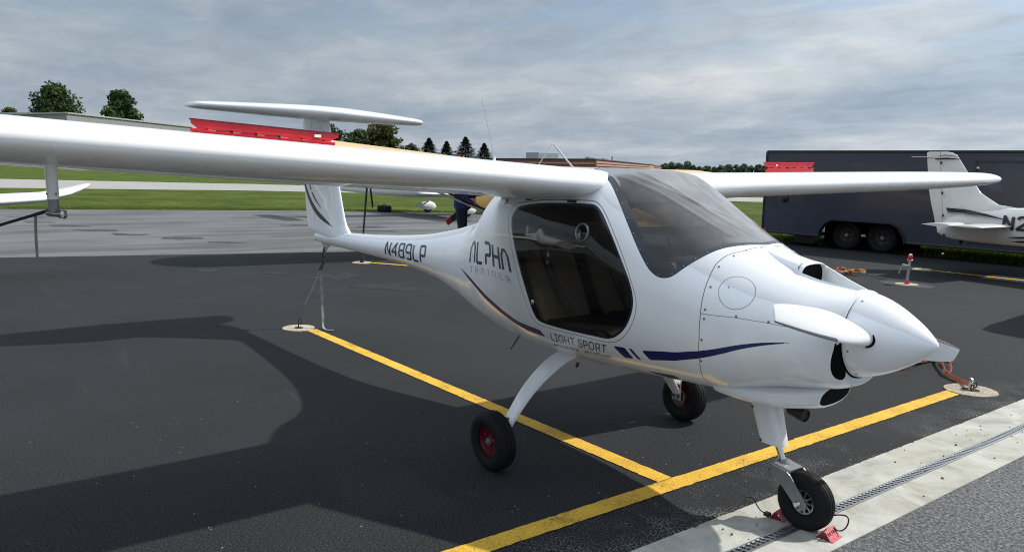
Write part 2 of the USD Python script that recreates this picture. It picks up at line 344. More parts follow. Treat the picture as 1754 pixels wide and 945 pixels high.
# pale scuffs / lime bloom on the new asphalt along the concrete edge (real marks with their own place)
edge = ({'sx': ('separate_xyz', {}), 'mr': ('map_range', {'from_min': 0.72, 'from_max': 1.17, 'to_min': 0.0, 'to_max': 1.0, 'clamp': True}),
         'ne': ('noise_texture', {'scale': 2.3, 'detail': 5.0, 'roughness': 0.7}), 'ns': ('noise_texture', {'scale': 95.0, 'detail': 2.0}),
         're': ('rgb_ramp', {'ramp': [(0.46, (0, 0, 0)), (0.62, (1, 1, 1))]}), 'rs': ('rgb_ramp', {'ramp': [(0.52, (0, 0, 0)), (0.60, (1, 1, 1))]}),
         'm1': ('math', {'math_type': 'multiply'}), 'm2': ('math', {'math_type': 'multiply'}), 'm3': ('math', {'math_type': 'multiply', 'value2': 0.9}),
         'bright': ('mix', {'mix_type': 'mix', 'color2': (0.22, 0.22, 0.21)}), 'mps': ('mapping', {'mapping_type': 'point', 'rotation': (0, 0, 1.2), 'scale': (0.5, 2.4, 1)}), 'n4': ('noise_texture', {'scale': 1.1, 'detail': 5.0, 'roughness': 0.65, 'distortion': 0.8}), 'r4': ('rgb_ramp', {'ramp': [(0.64, (0, 0, 0)), (0.80, (1, 1, 1))]}), 'm4': ('math', {'math_type': 'multiply'}), 'm5': ('math', {'math_type': 'multiply_add', 'value2': 0.6}),
         'nf': ('white_noise_texture', {}), 'vf': ('voronoi_texture', {'scale': 26.0}), 'fl': ('math', {'math_type': 'less_than', 'value2': 0.13}), 'sc': ('separate_color', {}),
         'fl2': ('math', {'math_type': 'greater_than', 'value2': 0.955}), 'fm': ('math', {'math_type': 'multiply'}), 'fm2': ('math', {'math_type': 'multiply', 'value2': 0.8}),
         'flk': ('mix', {'mix_type': 'mix', 'color2': (0.28, 0.28, 0.27)})},
        [('g.position', 'sx.vector'), ('sx.x', 'mr.value'), ('g.position', 'ne.vector'), ('g.position', 'ns.vector'), ('ne.fac', 're.fac'), ('ns.fac', 'rs.fac'),
         ('mr.result', 'm1.value1'), ('re.color', 'm1.value2'), ('m1.value', 'm2.value1'), ('rs.color', 'm2.value2'), ('m2.value', 'm3.value1'), ('m.color', 'bright.color1'), ('g.position', 'mps.vector'), ('mps.vector', 'n4.vector'), ('n4.fac', 'r4.fac'), ('r4.color', 'm4.value1'), ('rs.color', 'm4.value2'), ('m4.value', 'm5.value1'), ('m3.value', 'm5.value3'), ('m5.value', 'bright.fac'),
         ('g.position', 'vf.vector'), ('vf.distance', 'fl.value1'), ('vf.color', 'sc.color'), ('sc.r', 'fl2.value1'), ('fl.value', 'fm.value1'), ('fl2.value', 'fm.value2'), ('fm.value', 'fm2.value1'), ('fm2.value', 'flk.fac'), ('bright.color', 'flk.color1')], 'flk.color')
M['apron'] = speckle('new_black_asphalt', (0.002, 0.003, 0.0042), (0.047, 0.049, 0.052), 95, 0.85, 0.0014, 0.2, edge)
tyre = ({'mp': ('mapping', {'mapping_type': 'point', 'rotation': (0, 0, 0.3), 'scale': (0.45, 0.06, 1)}), 'nt': ('noise_texture', {'scale': 2.2, 'detail': 4.0, 'distortion': 1.2}),
         'rt': ('rgb_ramp', {'ramp': [(0.38, (0.74,) * 3), (0.5, (1.0,) * 3), (0.62, (1.1,) * 3)]}), 'mt': ('mix', {'mix_type': 'multiply', 'fac': 1.0})},
        [('g.position', 'mp.vector'), ('mp.vector', 'nt.vector'), ('nt.fac', 'rt.fac'), ('m.color', 'mt.color1'), ('rt.color', 'mt.color2')], 'mt.color')
M['oldasphalt'] = speckle('weathered_grey_asphalt', (0.115, 0.118, 0.12), (0.19, 0.193, 0.195), 60, 0.85, 0.003, 0.16, tyre)
M['coarse'] = speckle('coarse_grey_asphalt', (0.035, 0.036, 0.038), (0.22, 0.22, 0.225), 60, 0.85, 0.004, 0.12)
M['concrete'] = material('stained_concrete', {
    'g': ('geometry', {}), 'n': ('noise_texture', {'scale': 3.2, 'detail': 9.0, 'roughness': 0.68, 'distortion': 0.6}), 'n2': ('noise_texture', {'scale': 0.9, 'detail': 4.0}), 'n3': ('noise_texture', {'scale': 160.0, 'detail': 2.0}),
    'r': ('rgb_ramp', {'ramp': [(0.30, (0.27, 0.26, 0.225)), (0.48, (0.395, 0.39, 0.355)), (0.66, (0.50, 0.50, 0.475))]}),
    'r2': ('rgb_ramp', {'ramp': [(0.3, (0.90, 0.885, 0.82)), (0.65, (1.03, 1.03, 1.02))]}), 'r3': ('rgb_ramp', {'ramp': [(0.3, (0.88,) * 3), (0.7, (1.08,) * 3)]}),
    'm': ('mix', {'mix_type': 'multiply', 'fac': 1.0}), 'm2': ('mix', {'mix_type': 'multiply', 'fac': 1.0}), 'b': ('bump', {'strength': 1.0, 'distance': 0.0008}), 'p': ('principled_bsdf', {'roughness': 0.85, 'specular_ior_level': 0.25})},
    [('g.position', 'n.vector'), ('g.position', 'n2.vector'), ('g.position', 'n3.vector'), ('n.fac', 'r.fac'), ('n2.fac', 'r2.fac'), ('n3.fac', 'r3.fac'), ('r.color', 'm.color1'), ('r2.color', 'm.color2'), ('m.color', 'm2.color1'), ('r3.color', 'm2.color2'), ('m2.color', 'p.base_color'), ('n3.fac', 'b.height'), ('b.normal', 'p.normal')], surface='p.BSDF')
M['roadpave'] = speckle('pale_taxiway_pavement', (0.33, 0.32, 0.30), (0.42, 0.41, 0.385), 5, 0.85, 0.002, 0.08)
M['disc'] = speckle('sandy_concrete_collar', (0.30, 0.25, 0.18), (0.62, 0.54, 0.43), 45, 0.85, 0.003, 0.28)
M['oil'] = speckle('oil_dampened_asphalt', (0.012, 0.012, 0.0125), (0.030, 0.030, 0.030), 110, 0.45, 0.003, 0.2)
M['graydamp'] = speckle('damp_grey_asphalt', (0.045, 0.046, 0.048), (0.08, 0.08, 0.082), 60, 0.6, 0.003, 0.2)
M['yellow'] = material('worn_yellow_marking_paint', {
    'g': ('geometry', {}), 'n': ('noise_texture', {'scale': 120.0, 'detail': 3.0, 'roughness': 0.7}), 'n2': ('noise_texture', {'scale': 5.0, 'detail': 5.0}),
    'a': ('math', {'math_type': 'multiply_add', 'value2': 0.45}),
    'r': ('rgb_ramp', {'ramp': [(0.56, (0.09, 0.07, 0.035)), (0.63, (0.58, 0.34, 0.035)), (0.92, (0.82, 0.50, 0.055))]}),
    'b': ('bump', {'strength': 1.0, 'distance': 0.003}), 'p': ('principled_bsdf', {'roughness': 0.7, 'specular_ior_level': 0.3})},
    [('g.position', 'n.vector'), ('g.position', 'n2.vector'), ('n2.fac', 'a.value1'), ('n.fac', 'a.value3'), ('a.value', 'r.fac'), ('r.color', 'p.base_color'), ('n.fac', 'b.height'), ('b.normal', 'p.normal')], surface='p.BSDF')
M['grassground'] = material('mown_grass', {
    'g': ('geometry', {}), 'n': ('noise_texture', {'scale': 0.35, 'detail': 9.0, 'roughness': 0.78}), 'n2': ('noise_texture', {'scale': 9.0, 'detail': 6.0, 'roughness': 0.85}),
    'a': ('math', {'math_type': 'multiply_add', 'value2': 0.6}),
    'r': ('rgb_ramp', {'ramp': [(0.62, (0.024, 0.046, 0.005)), (0.80, (0.062, 0.094, 0.010)), (0.98, (0.125, 0.145, 0.026))]}),
    'b': ('bump', {'strength': 1.0, 'distance': 0.06}), 'p': ('principled_bsdf', {'roughness': 0.9, 'specular_ior_level': 0.15})},
    [('g.position', 'n.vector'), ('g.position', 'n2.vector'), ('n2.fac', 'a.value1'), ('n.fac', 'a.value3'), ('a.value', 'r.fac'), ('r.color', 'p.base_color'), ('n2.fac', 'b.height'), ('b.normal', 'p.normal')], surface='p.BSDF')
def leafmat(name, lo, hi, scale=0.6):
    return material(name, {
        'g': ('geometry', {}), 'n': ('noise_texture', {'scale': scale, 'detail': 4.0, 'roughness': 0.7}), 'r': ('rgb_ramp', {'ramp': [(0.3, lo), (0.7, hi)]}),
        'd': ('principled_bsdf', {'roughness': 0.65, 'specular_ior_level': 0.25}), 't': ('translucent_bsdf', {}), 'm': ('mix_closure', {'fac': 0.25})},
        [('g.position', 'n.vector'), ('n.fac', 'r.fac'), ('r.color', 'd.base_color'), ('r.color', 't.color'), ('d.BSDF', 'm.closure1'), ('t.BSDF', 'm.closure2')], surface='m.closure')
M['leaf'] = leafmat('dark_green_leaves', (0.022, 0.045, 0.012), (0.060, 0.10, 0.025))
M['leafbrown'] = leafmat('olive_brown_leaves', (0.040, 0.050, 0.014), (0.115, 0.105, 0.032))
M['needle'] = leafmat('spruce_needles', (0.012, 0.028, 0.016), (0.032, 0.058, 0.030))
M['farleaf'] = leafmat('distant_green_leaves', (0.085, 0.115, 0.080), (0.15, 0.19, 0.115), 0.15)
M['blade'] = leafmat('grass_blades', (0.055, 0.09, 0.012), (0.13, 0.175, 0.028), 1.5)
M['bark'] = plain('bark', (0.06, 0.045, 0.033), 0.9, var=0.3, vscale=6)
M['hangarwall'] = plain('grey_ribbed_cladding', (0.25, 0.255, 0.25), 0.5, var=0.05)
M['hangartrim'] = plain('pale_hangar_trim', (0.34, 0.33, 0.31), 0.5)
M['brick1'] = plain('dark_red_brick_band', (0.19, 0.08, 0.065), 0.85, var=0.12, vscale=1.0)
M['brick2'] = plain('pink_brick_band', (0.42, 0.25, 0.20), 0.85, var=0.1, vscale=1.0)
M['brick3'] = plain('tan_entrance_wall', (0.38, 0.24, 0.18), 0.85)
M['coping'] = plain('dark_roof_coping', (0.05, 0.045, 0.045), 0.6)
M['ductgrey'] = plain('grey_rooftop_sheet', (0.30, 0.33, 0.35), 0.5)

# ------------------------------------------------------------------ ground, roads, concrete
def ground_sheet(name, pts, z, mat, parent='/World', kind='structure', jitter=0.0, step=0.15, seed=1):
    """a polygon sheet; edges optionally ragged"""
    poly = Polygon(pts)
    if jitter:
        L = poly.exterior.length; s = np.arange(0, L, step); r = np.random.RandomState(seed)
        p = np.array([poly.exterior.interpolate(a).coords[0] for a in s]); k = r.randn(len(p), 2); k = (k + np.roll(k, 1, 0) + np.roll(k, -1, 0)) / 2
        poly = Polygon(p + k * jitter).buffer(0)
        if poly.geom_type != 'Polygon': poly = max(poly.geoms, key=lambda g: g.area)
    p = put(parent, name, flat(poly, z), mat, False)
    if parent == '/World': tag(p, None, None, kind=kind)
    return p

R_ = 1500.0
ground = ground_sheet('ground', [(-R_, -R_), (R_, -R_), (R_, R_), (-R_, R_)], -0.026, M['grassground'])
# old taxi lane asphalt between the new apron and the grass
GRASS_EDGE = [(-47, -60), (-26.8, -1.16), (-25.3, 3.3), (-23.75, 7.85), (-21.2, 12.4), (-17.0, 15.6), (-12.5, 15.8), (-8.4, 14.4)]
SEAM = [(-28.0, -60), (-12.14, -2.26), (-10.76, 2.74), (-8.6, 10.5), (-7.9, 13.2), (-8.0, 14.35)]
ground_sheet('taxi_lane', GRASS_EDGE + SEAM[::-1], -0.016, M['oldasphalt'], jitter=0.03, step=0.3)
apron = ground_sheet('apron', SEAM + [(-5.5, 14.35), (-2.6, 14.45), (6, 15.2), (25, 17)] + [(25, 1.0), (1.172, 1.0)] + [(1.172, -60)], 0.0, M['apron'])
tag(apron, None, None, kind='structure')
apron_lip = None
ground_sheet('taxiway', [(-52, -60), (-46.87, .35), (-43.4, 13.0), (-37.5, 22), (-27.25, 36.9), (20, 100), (10, 108), (-32.6, 43.8), (-56.9, 17.8), (-66, 1.8), (-71, -60)], -0.018, M['roadpave'], jitter=0.05, step=0.8)
# concrete gutter: two slabs with the drain channel between, then coarse asphalt
def slab(x0, x1, y0, y1, z):
    e = .006
    V = np.array([(x0, y0, z - .12), (x1, y0, z - .12), (x1, y1, z - .12), (x0, y1, z - .12), (x0, y0, z - e), (x1, y0, z - e), (x1, y1, z - e), (x0, y1, z - e), (x0 + e, y0, z), (x1 - e, y0, z), (x1 - e, y1, z), (x0 + e, y1, z)])
    F = np.array([[0, 1, 5, 4], [1, 2, 6, 5], [2, 3, 7, 6], [3, 0, 4, 7], [4, 5, 9, 8], [5, 6, 10, 9], [6, 7, 11, 10], [7, 4, 8, 11], [8, 9, 10, 11]])
    return arr((V, F))[:2]
D0, D1 = 1.432, 1.492
gutter = tag(UsdGeom.Xform.Define(stage, '/World/concrete_gutter').GetPath().pathString, None, None, kind='structure')
for y0, y1 in ((-14, -6.2), (-6.195, 0.0), ) : pass
put(gutter, 'slab', slab(1.176, D0, -14, 30, 0.008), M['concrete'], False)
put(gutter, 'slab', slab(D1, 1.695, -14, 30, 0.008), M['concrete'], False)
put(gutter, 'channel_floor', box((D0 + D1) / 2, 8, -0.11, D1 - D0, 44, 0.01), M['hole'], False)
# steel grating: frame rails and a lattice of diagonal bars
gr = []
for x in (D0 + .004, D1 - .004): gr.append(box(x, 4.0, 0.003, .010, 24, .012))
gr.append(box((D0 + D1) / 2, 4.0, 0.001, .004, 24, .008))
yy = np.arange(-3.0, 9.0, 0.036)
for y in yy: gr.append(obox((D0 + .006, y, .002), (D1 - .006, y + .018, .002), .015, .008))

put(gutter, 'drain_grating', join(*gr), M['alu'], False)
pb = [(1.70, -14), (1.70, 30), (40, 30), (40, -14)]
ground_sheet('roadway', pb, 0.002, M['coarse'])
ground_sheet('roadway_base', [(1.5, -60), (60, -60), (60, 17), (1.5, 60)], -0.010, M['coarse'])
# ragged broken lip of the new asphalt where it meets the gutter
rr = np.random.RandomState(4); lipR = []
for y in np.arange(-6, 9, 0.02):
    w = .006 + .010 * abs(rr.randn()); h = .009 + .005 * rr.rand()
    lipR.append([(1.150, y, -.01), (1.150, y, .001), (1.158 + .004 * rr.randn(), y, h), (1.172 + w * .5, y, h * .9), (1.176 + w, y, .0), (1.176 + w, y, -.01)])
put(apron, 'broken_edge', rings_mesh(lipR, closed=False, cap=False), M['apron'], True)

# painted lines, children of the apron they lie on
def line_quad(p0, p1, w, z=.004, jit=.0018, seed=0):
    p0, p1 = np.array(p0), np.array(p1); d = (p1 - p0) / np.linalg.norm(p1 - p0); n = np.array([-d[1], d[0]]); L = np.linalg.norm(p1 - p0)
    s = np.arange(0, L + .03, .03); s[-1] = L; r = np.random.RandomState(seed)
    a = p0 + s[:, None] * d + n * (w / 2 + jit * r.randn(len(s)))[:, None]; b = p0 + s[:, None] * d - n * (w / 2 + jit * r.randn(len(s)))[:, None]
    V = np.vstack([np.c_[a, np.full(len(s), z)], np.c_[b, np.full(len(s), z)]]); k = len(s); i = np.arange(k - 1)
    return V, np.vstack([np.stack([i, i + k, i + k + 1], -1), np.stack([i, i + k + 1, i + 1], -1)])
put(apron, 'painted_line', line_quad((-4.05, -.175), (.70, -.115), .115, seed=1), M['yellow'], False)
put(apron, 'painted_line', line_quad((.755, -3.2), (.775, 3.22), .118, z=.0045, seed=2), M['yellow'], False)
put(apron, 'painted_line', line_quad((-3.3, 11.62), (1.0, 11.86), .11, seed=3), M['yellow'], False)
put(apron, 'painted_line', line_quad((-8.8, 2.95), (-6.0, 4.6), .10, seed=4), M['yellow'], False)

# tie-down collars: sandy concrete discs with a dark anchor pit and ring
def disc_shape(rx, ry, k, seed, elong=0.0):
    r = np.random.RandomState(seed); a = np.arange(40) * 2 * np.pi / 40
    rad = 1 + .03 * np.convolve(r.randn(44), np.ones(5) / 3, 'valid')
    return Polygon(np.stack([rx * rad * np.cos(a), ry * rad * np.sin(a)], -1))
def anchor(loc, rx, ry, label, seed, ring=True, group='tie-down anchors in the apron', tall=.07):
    t = thing('tie_down_anchor', label, 'tie-down anchor', loc, group=group)
    P_ = disc_shape(rx, ry, 1, seed); hole = disc_shape(rx * .36, ry * .30, 1, seed + 1)
    put(t, 'concrete_collar', extrude(P_.difference(hole), .012, -.002), M['disc'], False)
    put(t, 'anchor_pit', flat(hole.buffer(.004), .005), M['oil'], False)
    put(t, 'anchor_ring', tube([(0, .0, .0), (0, 0, tall * .5), (.012, 0, tall), (0.03, .012, tall * 1.05), (.036, .02, tall * .6), (.02, .01, tall * .4)], .006, 6), M['rust'], 40)
    return t
anchor((-4.18, -.26, 0), .17, .16, 'round sandy tie-down anchor beneath the tail at the end of the yellow line', 3, tall=.11)
anchor((.83, 3.38, 0), .19, .20, 'sandy tie-down anchor with the orange strap at the far end of the front yellow line', 5)
anchor((-8.89, 2.79, 0), .17, .17, 'small tie-down anchor at the foot of the black rope behind the tail boom', 7)
anchor((-3.45, 11.56, 0), .17, .17, 'tie-down anchor on the apron under the grey aeroplane tail', 9)

# oily damp spots on the apron and old pavement (flat stains)
def stain(name, loc, rx, ry, ang, seed, mat, z):
    r = np.random.RandomState(seed); a = np.arange(48) * 2 * np.pi / 48
    k = np.convolve(r.randn(56), np.ones(9) / 4.5, 'valid'); rad = 1 + .42 * k + .18 * np.convolve(r.randn(50), np.ones(3) / 1.7, 'valid')[:48]
    p = affinity.translate(affinity.rotate(Polygon(np.stack([rx * rad * np.cos(a), ry * rad * np.sin(a)], -1)), ang), loc[0], loc[1])
    return flat(p.buffer(0) if p.is_valid else p.convex_hull, z)
for i, (x, y, rx, ry, a) in enumerate([(-6.25, 1.85, .42, .30, 60), (-7.5, 1.75, .33, .28, 60), (-9.0, .15, .25, .13, 30), (-8.2, 1.0, .2, .08, 40)]):
    put(apron, 'oil_stain', stain('s', (x, y), rx, ry, a, 20 + i, M['oil'], .003), M['oil'], False)
for i, (x, y, rx, ry, a) in enumerate([(-14.6, 1.3, .42, .22, 60), (-15.9, .5, .4, .2, 55), (-17.4, 0.05, .4, .2, 60), (-19.0, -.35, .45, .2, 60), (-20.6, -.7, .4, .18, 60), (-22.5, -.8, .5, .2, 60),
                                        (-16.2, 6.6, .5, .22, 70), (-15.0, 6.0, .55, .2, 70), (-17.5, 5.2, .45, .18, 70), (-13.4, 1.9, .3, .15, 60)]):
    put('/World/taxi_lane', 'damp_spot', stain('s', (x, y), rx, ry, a, 50 + i, M['graydamp'], -.012), M['graydamp'], False)
# crumbs of dirt and gravel lying on the gutter and apron
rr = np.random.RandomState(8); cr = []
for _ in range(150):
    x, y = (rr.uniform(1.2, 1.66), rr.uniform(-1.2, 5)) if rr.rand() < .35 else (rr.uniform(-3, 1.1), rr.uniform(-3.0, 4.5))
    s = rr.uniform(.002, .0055) * (1.6 if rr.rand() < .1 else 1); m = trimesh.creation.icosphere(0); m.apply_scale(s); m.vertices *= rr.uniform(.7, 1.3, 3); m.apply_translation((x, y, (.010 if x > 1.17 else .002) + s * .3)); cr.append(m)
tag(put('/World', 'gravel', join(*cr), M['coarse'], False), 'scattered crumbs of grit on the concrete gutter and asphalt', 'gravel', kind='stuff')

# ------------------------------------------------------------------ the white trainer aircraft
ST = np.array([
(-4.30,.985,.895,.030,.94,2,2),(-4.10,1.005,.882,.050,.945,2,2),(-3.5,1.037,.875,.078,.955,2,2),(-2.9,1.068,.866,.104,.967,2,2),
(-2.37,1.110,.852,.128,.98,2,2),(-2.0,1.150,.825,.150,.985,2,2),(-1.7,1.200,.785,.178,.99,2.0,2),(-1.45,1.252,.725,.215,1.0,2.0,2),
(-1.2,1.318,.650,.270,1.02,2.0,2.0),(-1.0,1.415,.602,.325,1.05,2.1,2.0),(-.8,1.575,.572,.385,1.08,2.4,2.1),(-.5,1.670,.550,.46,1.10,2.9,2.2),
(-.2,1.700,.543,.52,1.10,3.3,2.3),(.1,1.712,.550,.55,1.10,3.5,2.3),(.42,1.708,.565,.552,1.10,3.4,2.3),(.6,1.642,.577,.537,1.08,2.9,2.3),
(.8,1.532,.590,.512,1.06,2.6,2.3),(1.0,1.428,.602,.475,1.03,2.4,2.3),(1.1,1.382,.612,.452,1.01,2.32,2.3),(1.2,1.338,.632,.425,.99,2.3,2.3),(1.3,1.298,.662,.396,.98,2.25,2.3),(1.4,1.262,.690,.363,.97,2.25,2.25),
(1.57,1.216,.725,.318,.960,2.2,2.2),(1.65,1.202,.742,.276,.962,2.15,2.2),(1.705,1.193,.768,.222,.966,2.1,2.15)])
_FP = [PchipInterpolator(ST[:, 0], ST[:, i]) for i in range(1, 7)]
def fus_point(x, a, off=0.0):
    """surface point at station x and angle a (0 = starboard side, pi/2 = top)"""
    x, a = np.broadcast_arrays(np.asarray(x, float), np.asarray(a, float))
    zt, zb, w, zc, nt, nb = [f(np.clip(x, -4.3, 1.705)) for f in _FP]
    c, s = np.cos(a), np.sin(a); n = np.where(s > 0, nt, nb); h = np.where(s > 0, zt - zc, zc - zb)
    r = (np.abs(c) ** n + np.abs(s) ** n) ** (-1 / n)
    return np.stack([x, -w * r * c, zc + h * r * s], -1)
def fus_normal(x, a):
    e = 1e-3; dx = fus_point(np.asarray(x) + e, a) - fus_point(np.asarray(x) - e, a); da = fus_point(x, np.asarray(a) + e) - fus_point(x, np.asarray(a) - e)
    n = np.cross(da, dx); n /= np.linalg.norm(n, axis=-1, keepdims=True) + 1e-12
    return n
def on_fus(pts, off=0.0):
    p = np.asarray(pts, float); return fus_point(p[:, 0], p[:, 1]) + off * fus_normal(p[:, 0], p[:, 1])

xs = np.unique(np.r_[np.linspace(-4.3, -1.4, 70), np.linspace(-1.4, 1.705, 262)]); na = 256
AA = np.arange(na) * 2 * np.pi / na - np.pi / 2
GX, GA = np.meshgrid(xs, AA, indexing='ij')
GP = fus_point(GX, GA); GN = fus_normal(GX, GA)
# orient outwards
GN *= np.where((GN[..., 1:] * np.stack([GP[..., 1], GP[..., 2] - 1.0], -1)).sum(-1, keepdims=True) < 0, -1, 1)
# draw the rear saddle in: smooth crease running from the wing root down to the boom is left to the surface itself
Vf, Ff = rings_mesh(GP, cap=False)
fa, fb, fc = Vf[Ff[:, 0]], Vf[Ff[:, 1]], Vf[Ff[:, 2]]
if (np.cross(fb - fa, fc - fa) * GN.reshape(-1, 3)[Ff[:, 0]]).sum() < 0: Ff = Ff[:, ::-1]
fus = (Vf, Ff, GN.reshape(-1, 3), np.stack([GX.ravel(), GA.ravel()], -1))
def fold(E):
    a = (E[:, 1] + np.pi) % (2 * np.pi) - np.pi; a = np.where(np.abs(a) > np.pi / 2, np.sign(a) * np.pi - a, a); return np.stack([E[:, 0], .5 * a], -1)
def star(E):
    a = (E[:, 1] + np.pi) % (2 * np.pi) - np.pi; return np.stack([E[:, 0], .5 * a], -1)
def region(pts, k=2): p = np.array(pts, float) * [1, .5]; return smooth_poly(p, k) if k else Polygon(p)
WS = [(.132, 1.7), (.132, 1.45), (.132, 1.133), (.341, .976), (.466, .884), (.551, .799), (.632, .699), (.717, .58), (.801, .44), (.853, .356), (.902, .324), (.945, .349), (.981, .412), (1.024, .582), (1.059, .744), (1.083, .894), (1.106, 1.036), (1.136, 1.205), (1.162, 1.434), (1.170, 1.57), (1.170, 1.9), (.7, 2.0), (.132, 1.9)]
GLASS = [(-.28, .51), (-.227, .586), (-.124, .607), (.15, .632), (.424, .652), (.48, .656), (.541, .597), (.644, .433), (.735, .235), (.776, .07), (.783, -.1), (.74, -.304), (.664, -.449), (.588, -.524), (.483, -.538), (.243, -.537), (.031, -.523), (-.013, -.468), (-.05, -.214), (-.155, .09), (-.254, .377)]
DOOR = [(-.327, .51), (-.293, .612), (-.195, .632), (.15, .66), (.413, .682), (.483, .683), (.565, .603), (.704, .374), (.797, .064), (.803, -.154), (.735, -.395), (.638, -.541), (.552, -.58), (.30, -.575), (.067, -.568), (-.04, -.556), (-.083, -.31), (-.19, .066), (-.292, .363)]
STRIPE_R = [(-1.208, -.038), (-.937, -.245), (-.663, -.436), (-.449, -.543), (-.248, -.61), (-.015, -.635), (.004, -.727), (-.178, -.711), (-.338, -.669), (-.518, -.598), (-.711, -.485), (-.969, -.278)]
BLOCK1 = [(.598, -.6), (.68, -.585), (.705, -.73), (.640, -.752)]
BLOCK2 = [(.704, -.582), (.727, -.578), (.757, -.725), (.733, -.728)]
STRIPE = [(.791, -.57), (1.002, -.472), (1.129, -.372), (1.265, -.242), (1.413, -.08), (1.593, .088), (1.482, -.049), (1.378, -.182), (1.262, -.331), (1.12, -.481), (.983, -.598), (.818, -.69)]

plane = thing('training_aircraft', 'glossy white high-wing two-seat trainer with T-tail and navy stripes, nearest the camera', 'aeroplane')
def fput(parent, name, m, mat, label=None): return put(parent, name, m[:3], mat, label=label)
# windscreen and its black frame
wsr = region(WS)
wsw = lambda E: .024 + .024 * np.clip((.98 - E[:, 0]) / .15, 0, 1) * np.clip((1.0 - fold(E)[:, 1] * 2) / .3, 0, 1)
ws_all, body = cut(fus, sdist(wsr, fold(fus[3])))
ws_in, ws_frame = cut(ws_all, sdist(wsr, fold(ws_all[3])) + wsw(ws_all[3]))
# wrinkles of the sunshade: displaced folds fanning from the lower starboard corner
wp, wn = ws_in[0].copy(), ws_in[2].copy()
E_ = ws_in[3]; wd = -sdist(wsr, fold(E_)) - wsw(E_)
def fan(V):
    rsd = np.random.RandomState(12); h = np.zeros(len(V))
    lines = [((.22, -.30), (1.10, .05), .016, .010), ((.30, -.38), (1.05, -.12), .013, .009), ((.18, .0), (1.02, .34), .020, .012), ((.2, .26), (1.0, .38), .018, .012), ((.30, -.36), (.42, .38), .010, .008),
             ((.48, .12), (.95, .42), .016, .011), ((.45, -.30), (1.08, .20), .012, .006), ((.16, .15), (.55, .40), .016, .008), ((.55, .30), (.62, .05), .018, .009), ((.6, .42), (1.12, .22), .014, .009), ((.25, .1), (1.12, .12), .014, .005)]
    for p, q, wv, amp in lines:
        p, q = np.array(p), np.array(q); d = q - p; L = np.linalg.norm(d); d /= L; nrm = np.array([-d[1], d[0]])
        r = V[:, :2] - p; t = np.clip((r @ d) / L, 0, 1); dist = r @ nrm + .02 * np.sin(t * 5 + amp * 900)
        h += amp * np.exp(-(dist / wv) ** 2) * np.sin(np.pi * np.clip(t, 0.02, .98)) ** .5 * ((r @ d > 0) & (r @ d < L))
    return h * .26
wp = wp + wn * ((fan(wp) - .004) * np.clip(wd / .05, 0, 1))[:, None]
shade_m = usdkit  # (normals recomputed from the displaced cloth)
ws_path = put(plane, 'windscreen', (wp, ws_in[1]), M['shade'], True, label='grey cloth-lined windscreen with folds')
wf = fput(plane, 'windscreen_frame', ws_frame, M['trim'])
# doors
gl = region(GLASS); dr = region(DOOR)
d_all, body = cut(body, sdist(dr, fold(body[3])))
d_rest, d_gap = cut(d_all, sdist(dr, fold(d_all[3])) + .0032)
d_gl, d_frame = cut(d_rest, sdist(gl, fold(d_rest[3])))
g_in, g_edge = cut(d_gl, sdist(gl, fold(d_gl[3])) + .012)
for side in (-1, 1):
    def pick(m):
        f = m[1][(m[0][m[1]][:, :, 1].mean(1) * side) > 0]; u, inv = np.unique(f, return_inverse=True); return m[0][u], inv.reshape(-1, 3), m[2][u], m[3][u]
    dp = fput(plane, 'door', pick(d_frame), M['white']); fput(dp, 'door_gap', pick(d_gap), M['gap'])
    gp_ = fput(dp, 'door_window', pick(g_in), M['tint']); fput(dp, 'window_seal', pick(g_edge), M['trim'])
# stripes
def take(m, pts, sides, k=0):
    rg = region(pts, k); f = star if sides == 1 else fold; return cut(m, sdist(rg, f(m[3])))
stripes = []
for pts in (STRIPE_R, BLOCK1, BLOCK2): s_, body = take(body, pts, 2); stripes.append(s_)
# cowling: everything forward of the firewall line, split into upper and lower halves by a thin gap
fwx = lambda E: np.interp(fold(E)[:, 1] * 2, [-1.5, -.784, -.521, -.201, .1, .577, .788, .961, 1.161, 1.57], [1.075, 1.092, 1.122, 1.139, 1.141, 1.136, 1.130, 1.140, 1.170, 1.185])
rear, front = cut(body, body[3][:, 0] - fwx(body[3]))
g1, front = cut(front, front[3][:, 0] - fwx(front[3]) - .0035)
stripe_f, _x = take(front, STRIPE, 2); front = _x
stripe_c, rear = take(rear, STRIPE, 2)
spl = lambda E: fold(E)[:, 1] * 2 - np.interp(E[:, 0], [1.14, 1.151, 1.304, 1.429, 1.544, 1.705], [.12, .126, .21, .258, .29, .36])
low, upc = cut(front, spl(front[3]) + .004)
INL = Polygon([(x_ + .045, y_) for x_, y_ in [(1.656, .05), (1.653, -.03), (1.647, -.12), (1.642, -.22), (1.641, -.31), (1.645, -.38), (1.654, -.42), (1.70, -.43), (1.70, .05)]])
inlets, low = cut(low, sdist(INL, fold(low[3])))
g2, upc = cut(upc, spl(upc[3]) - .004)
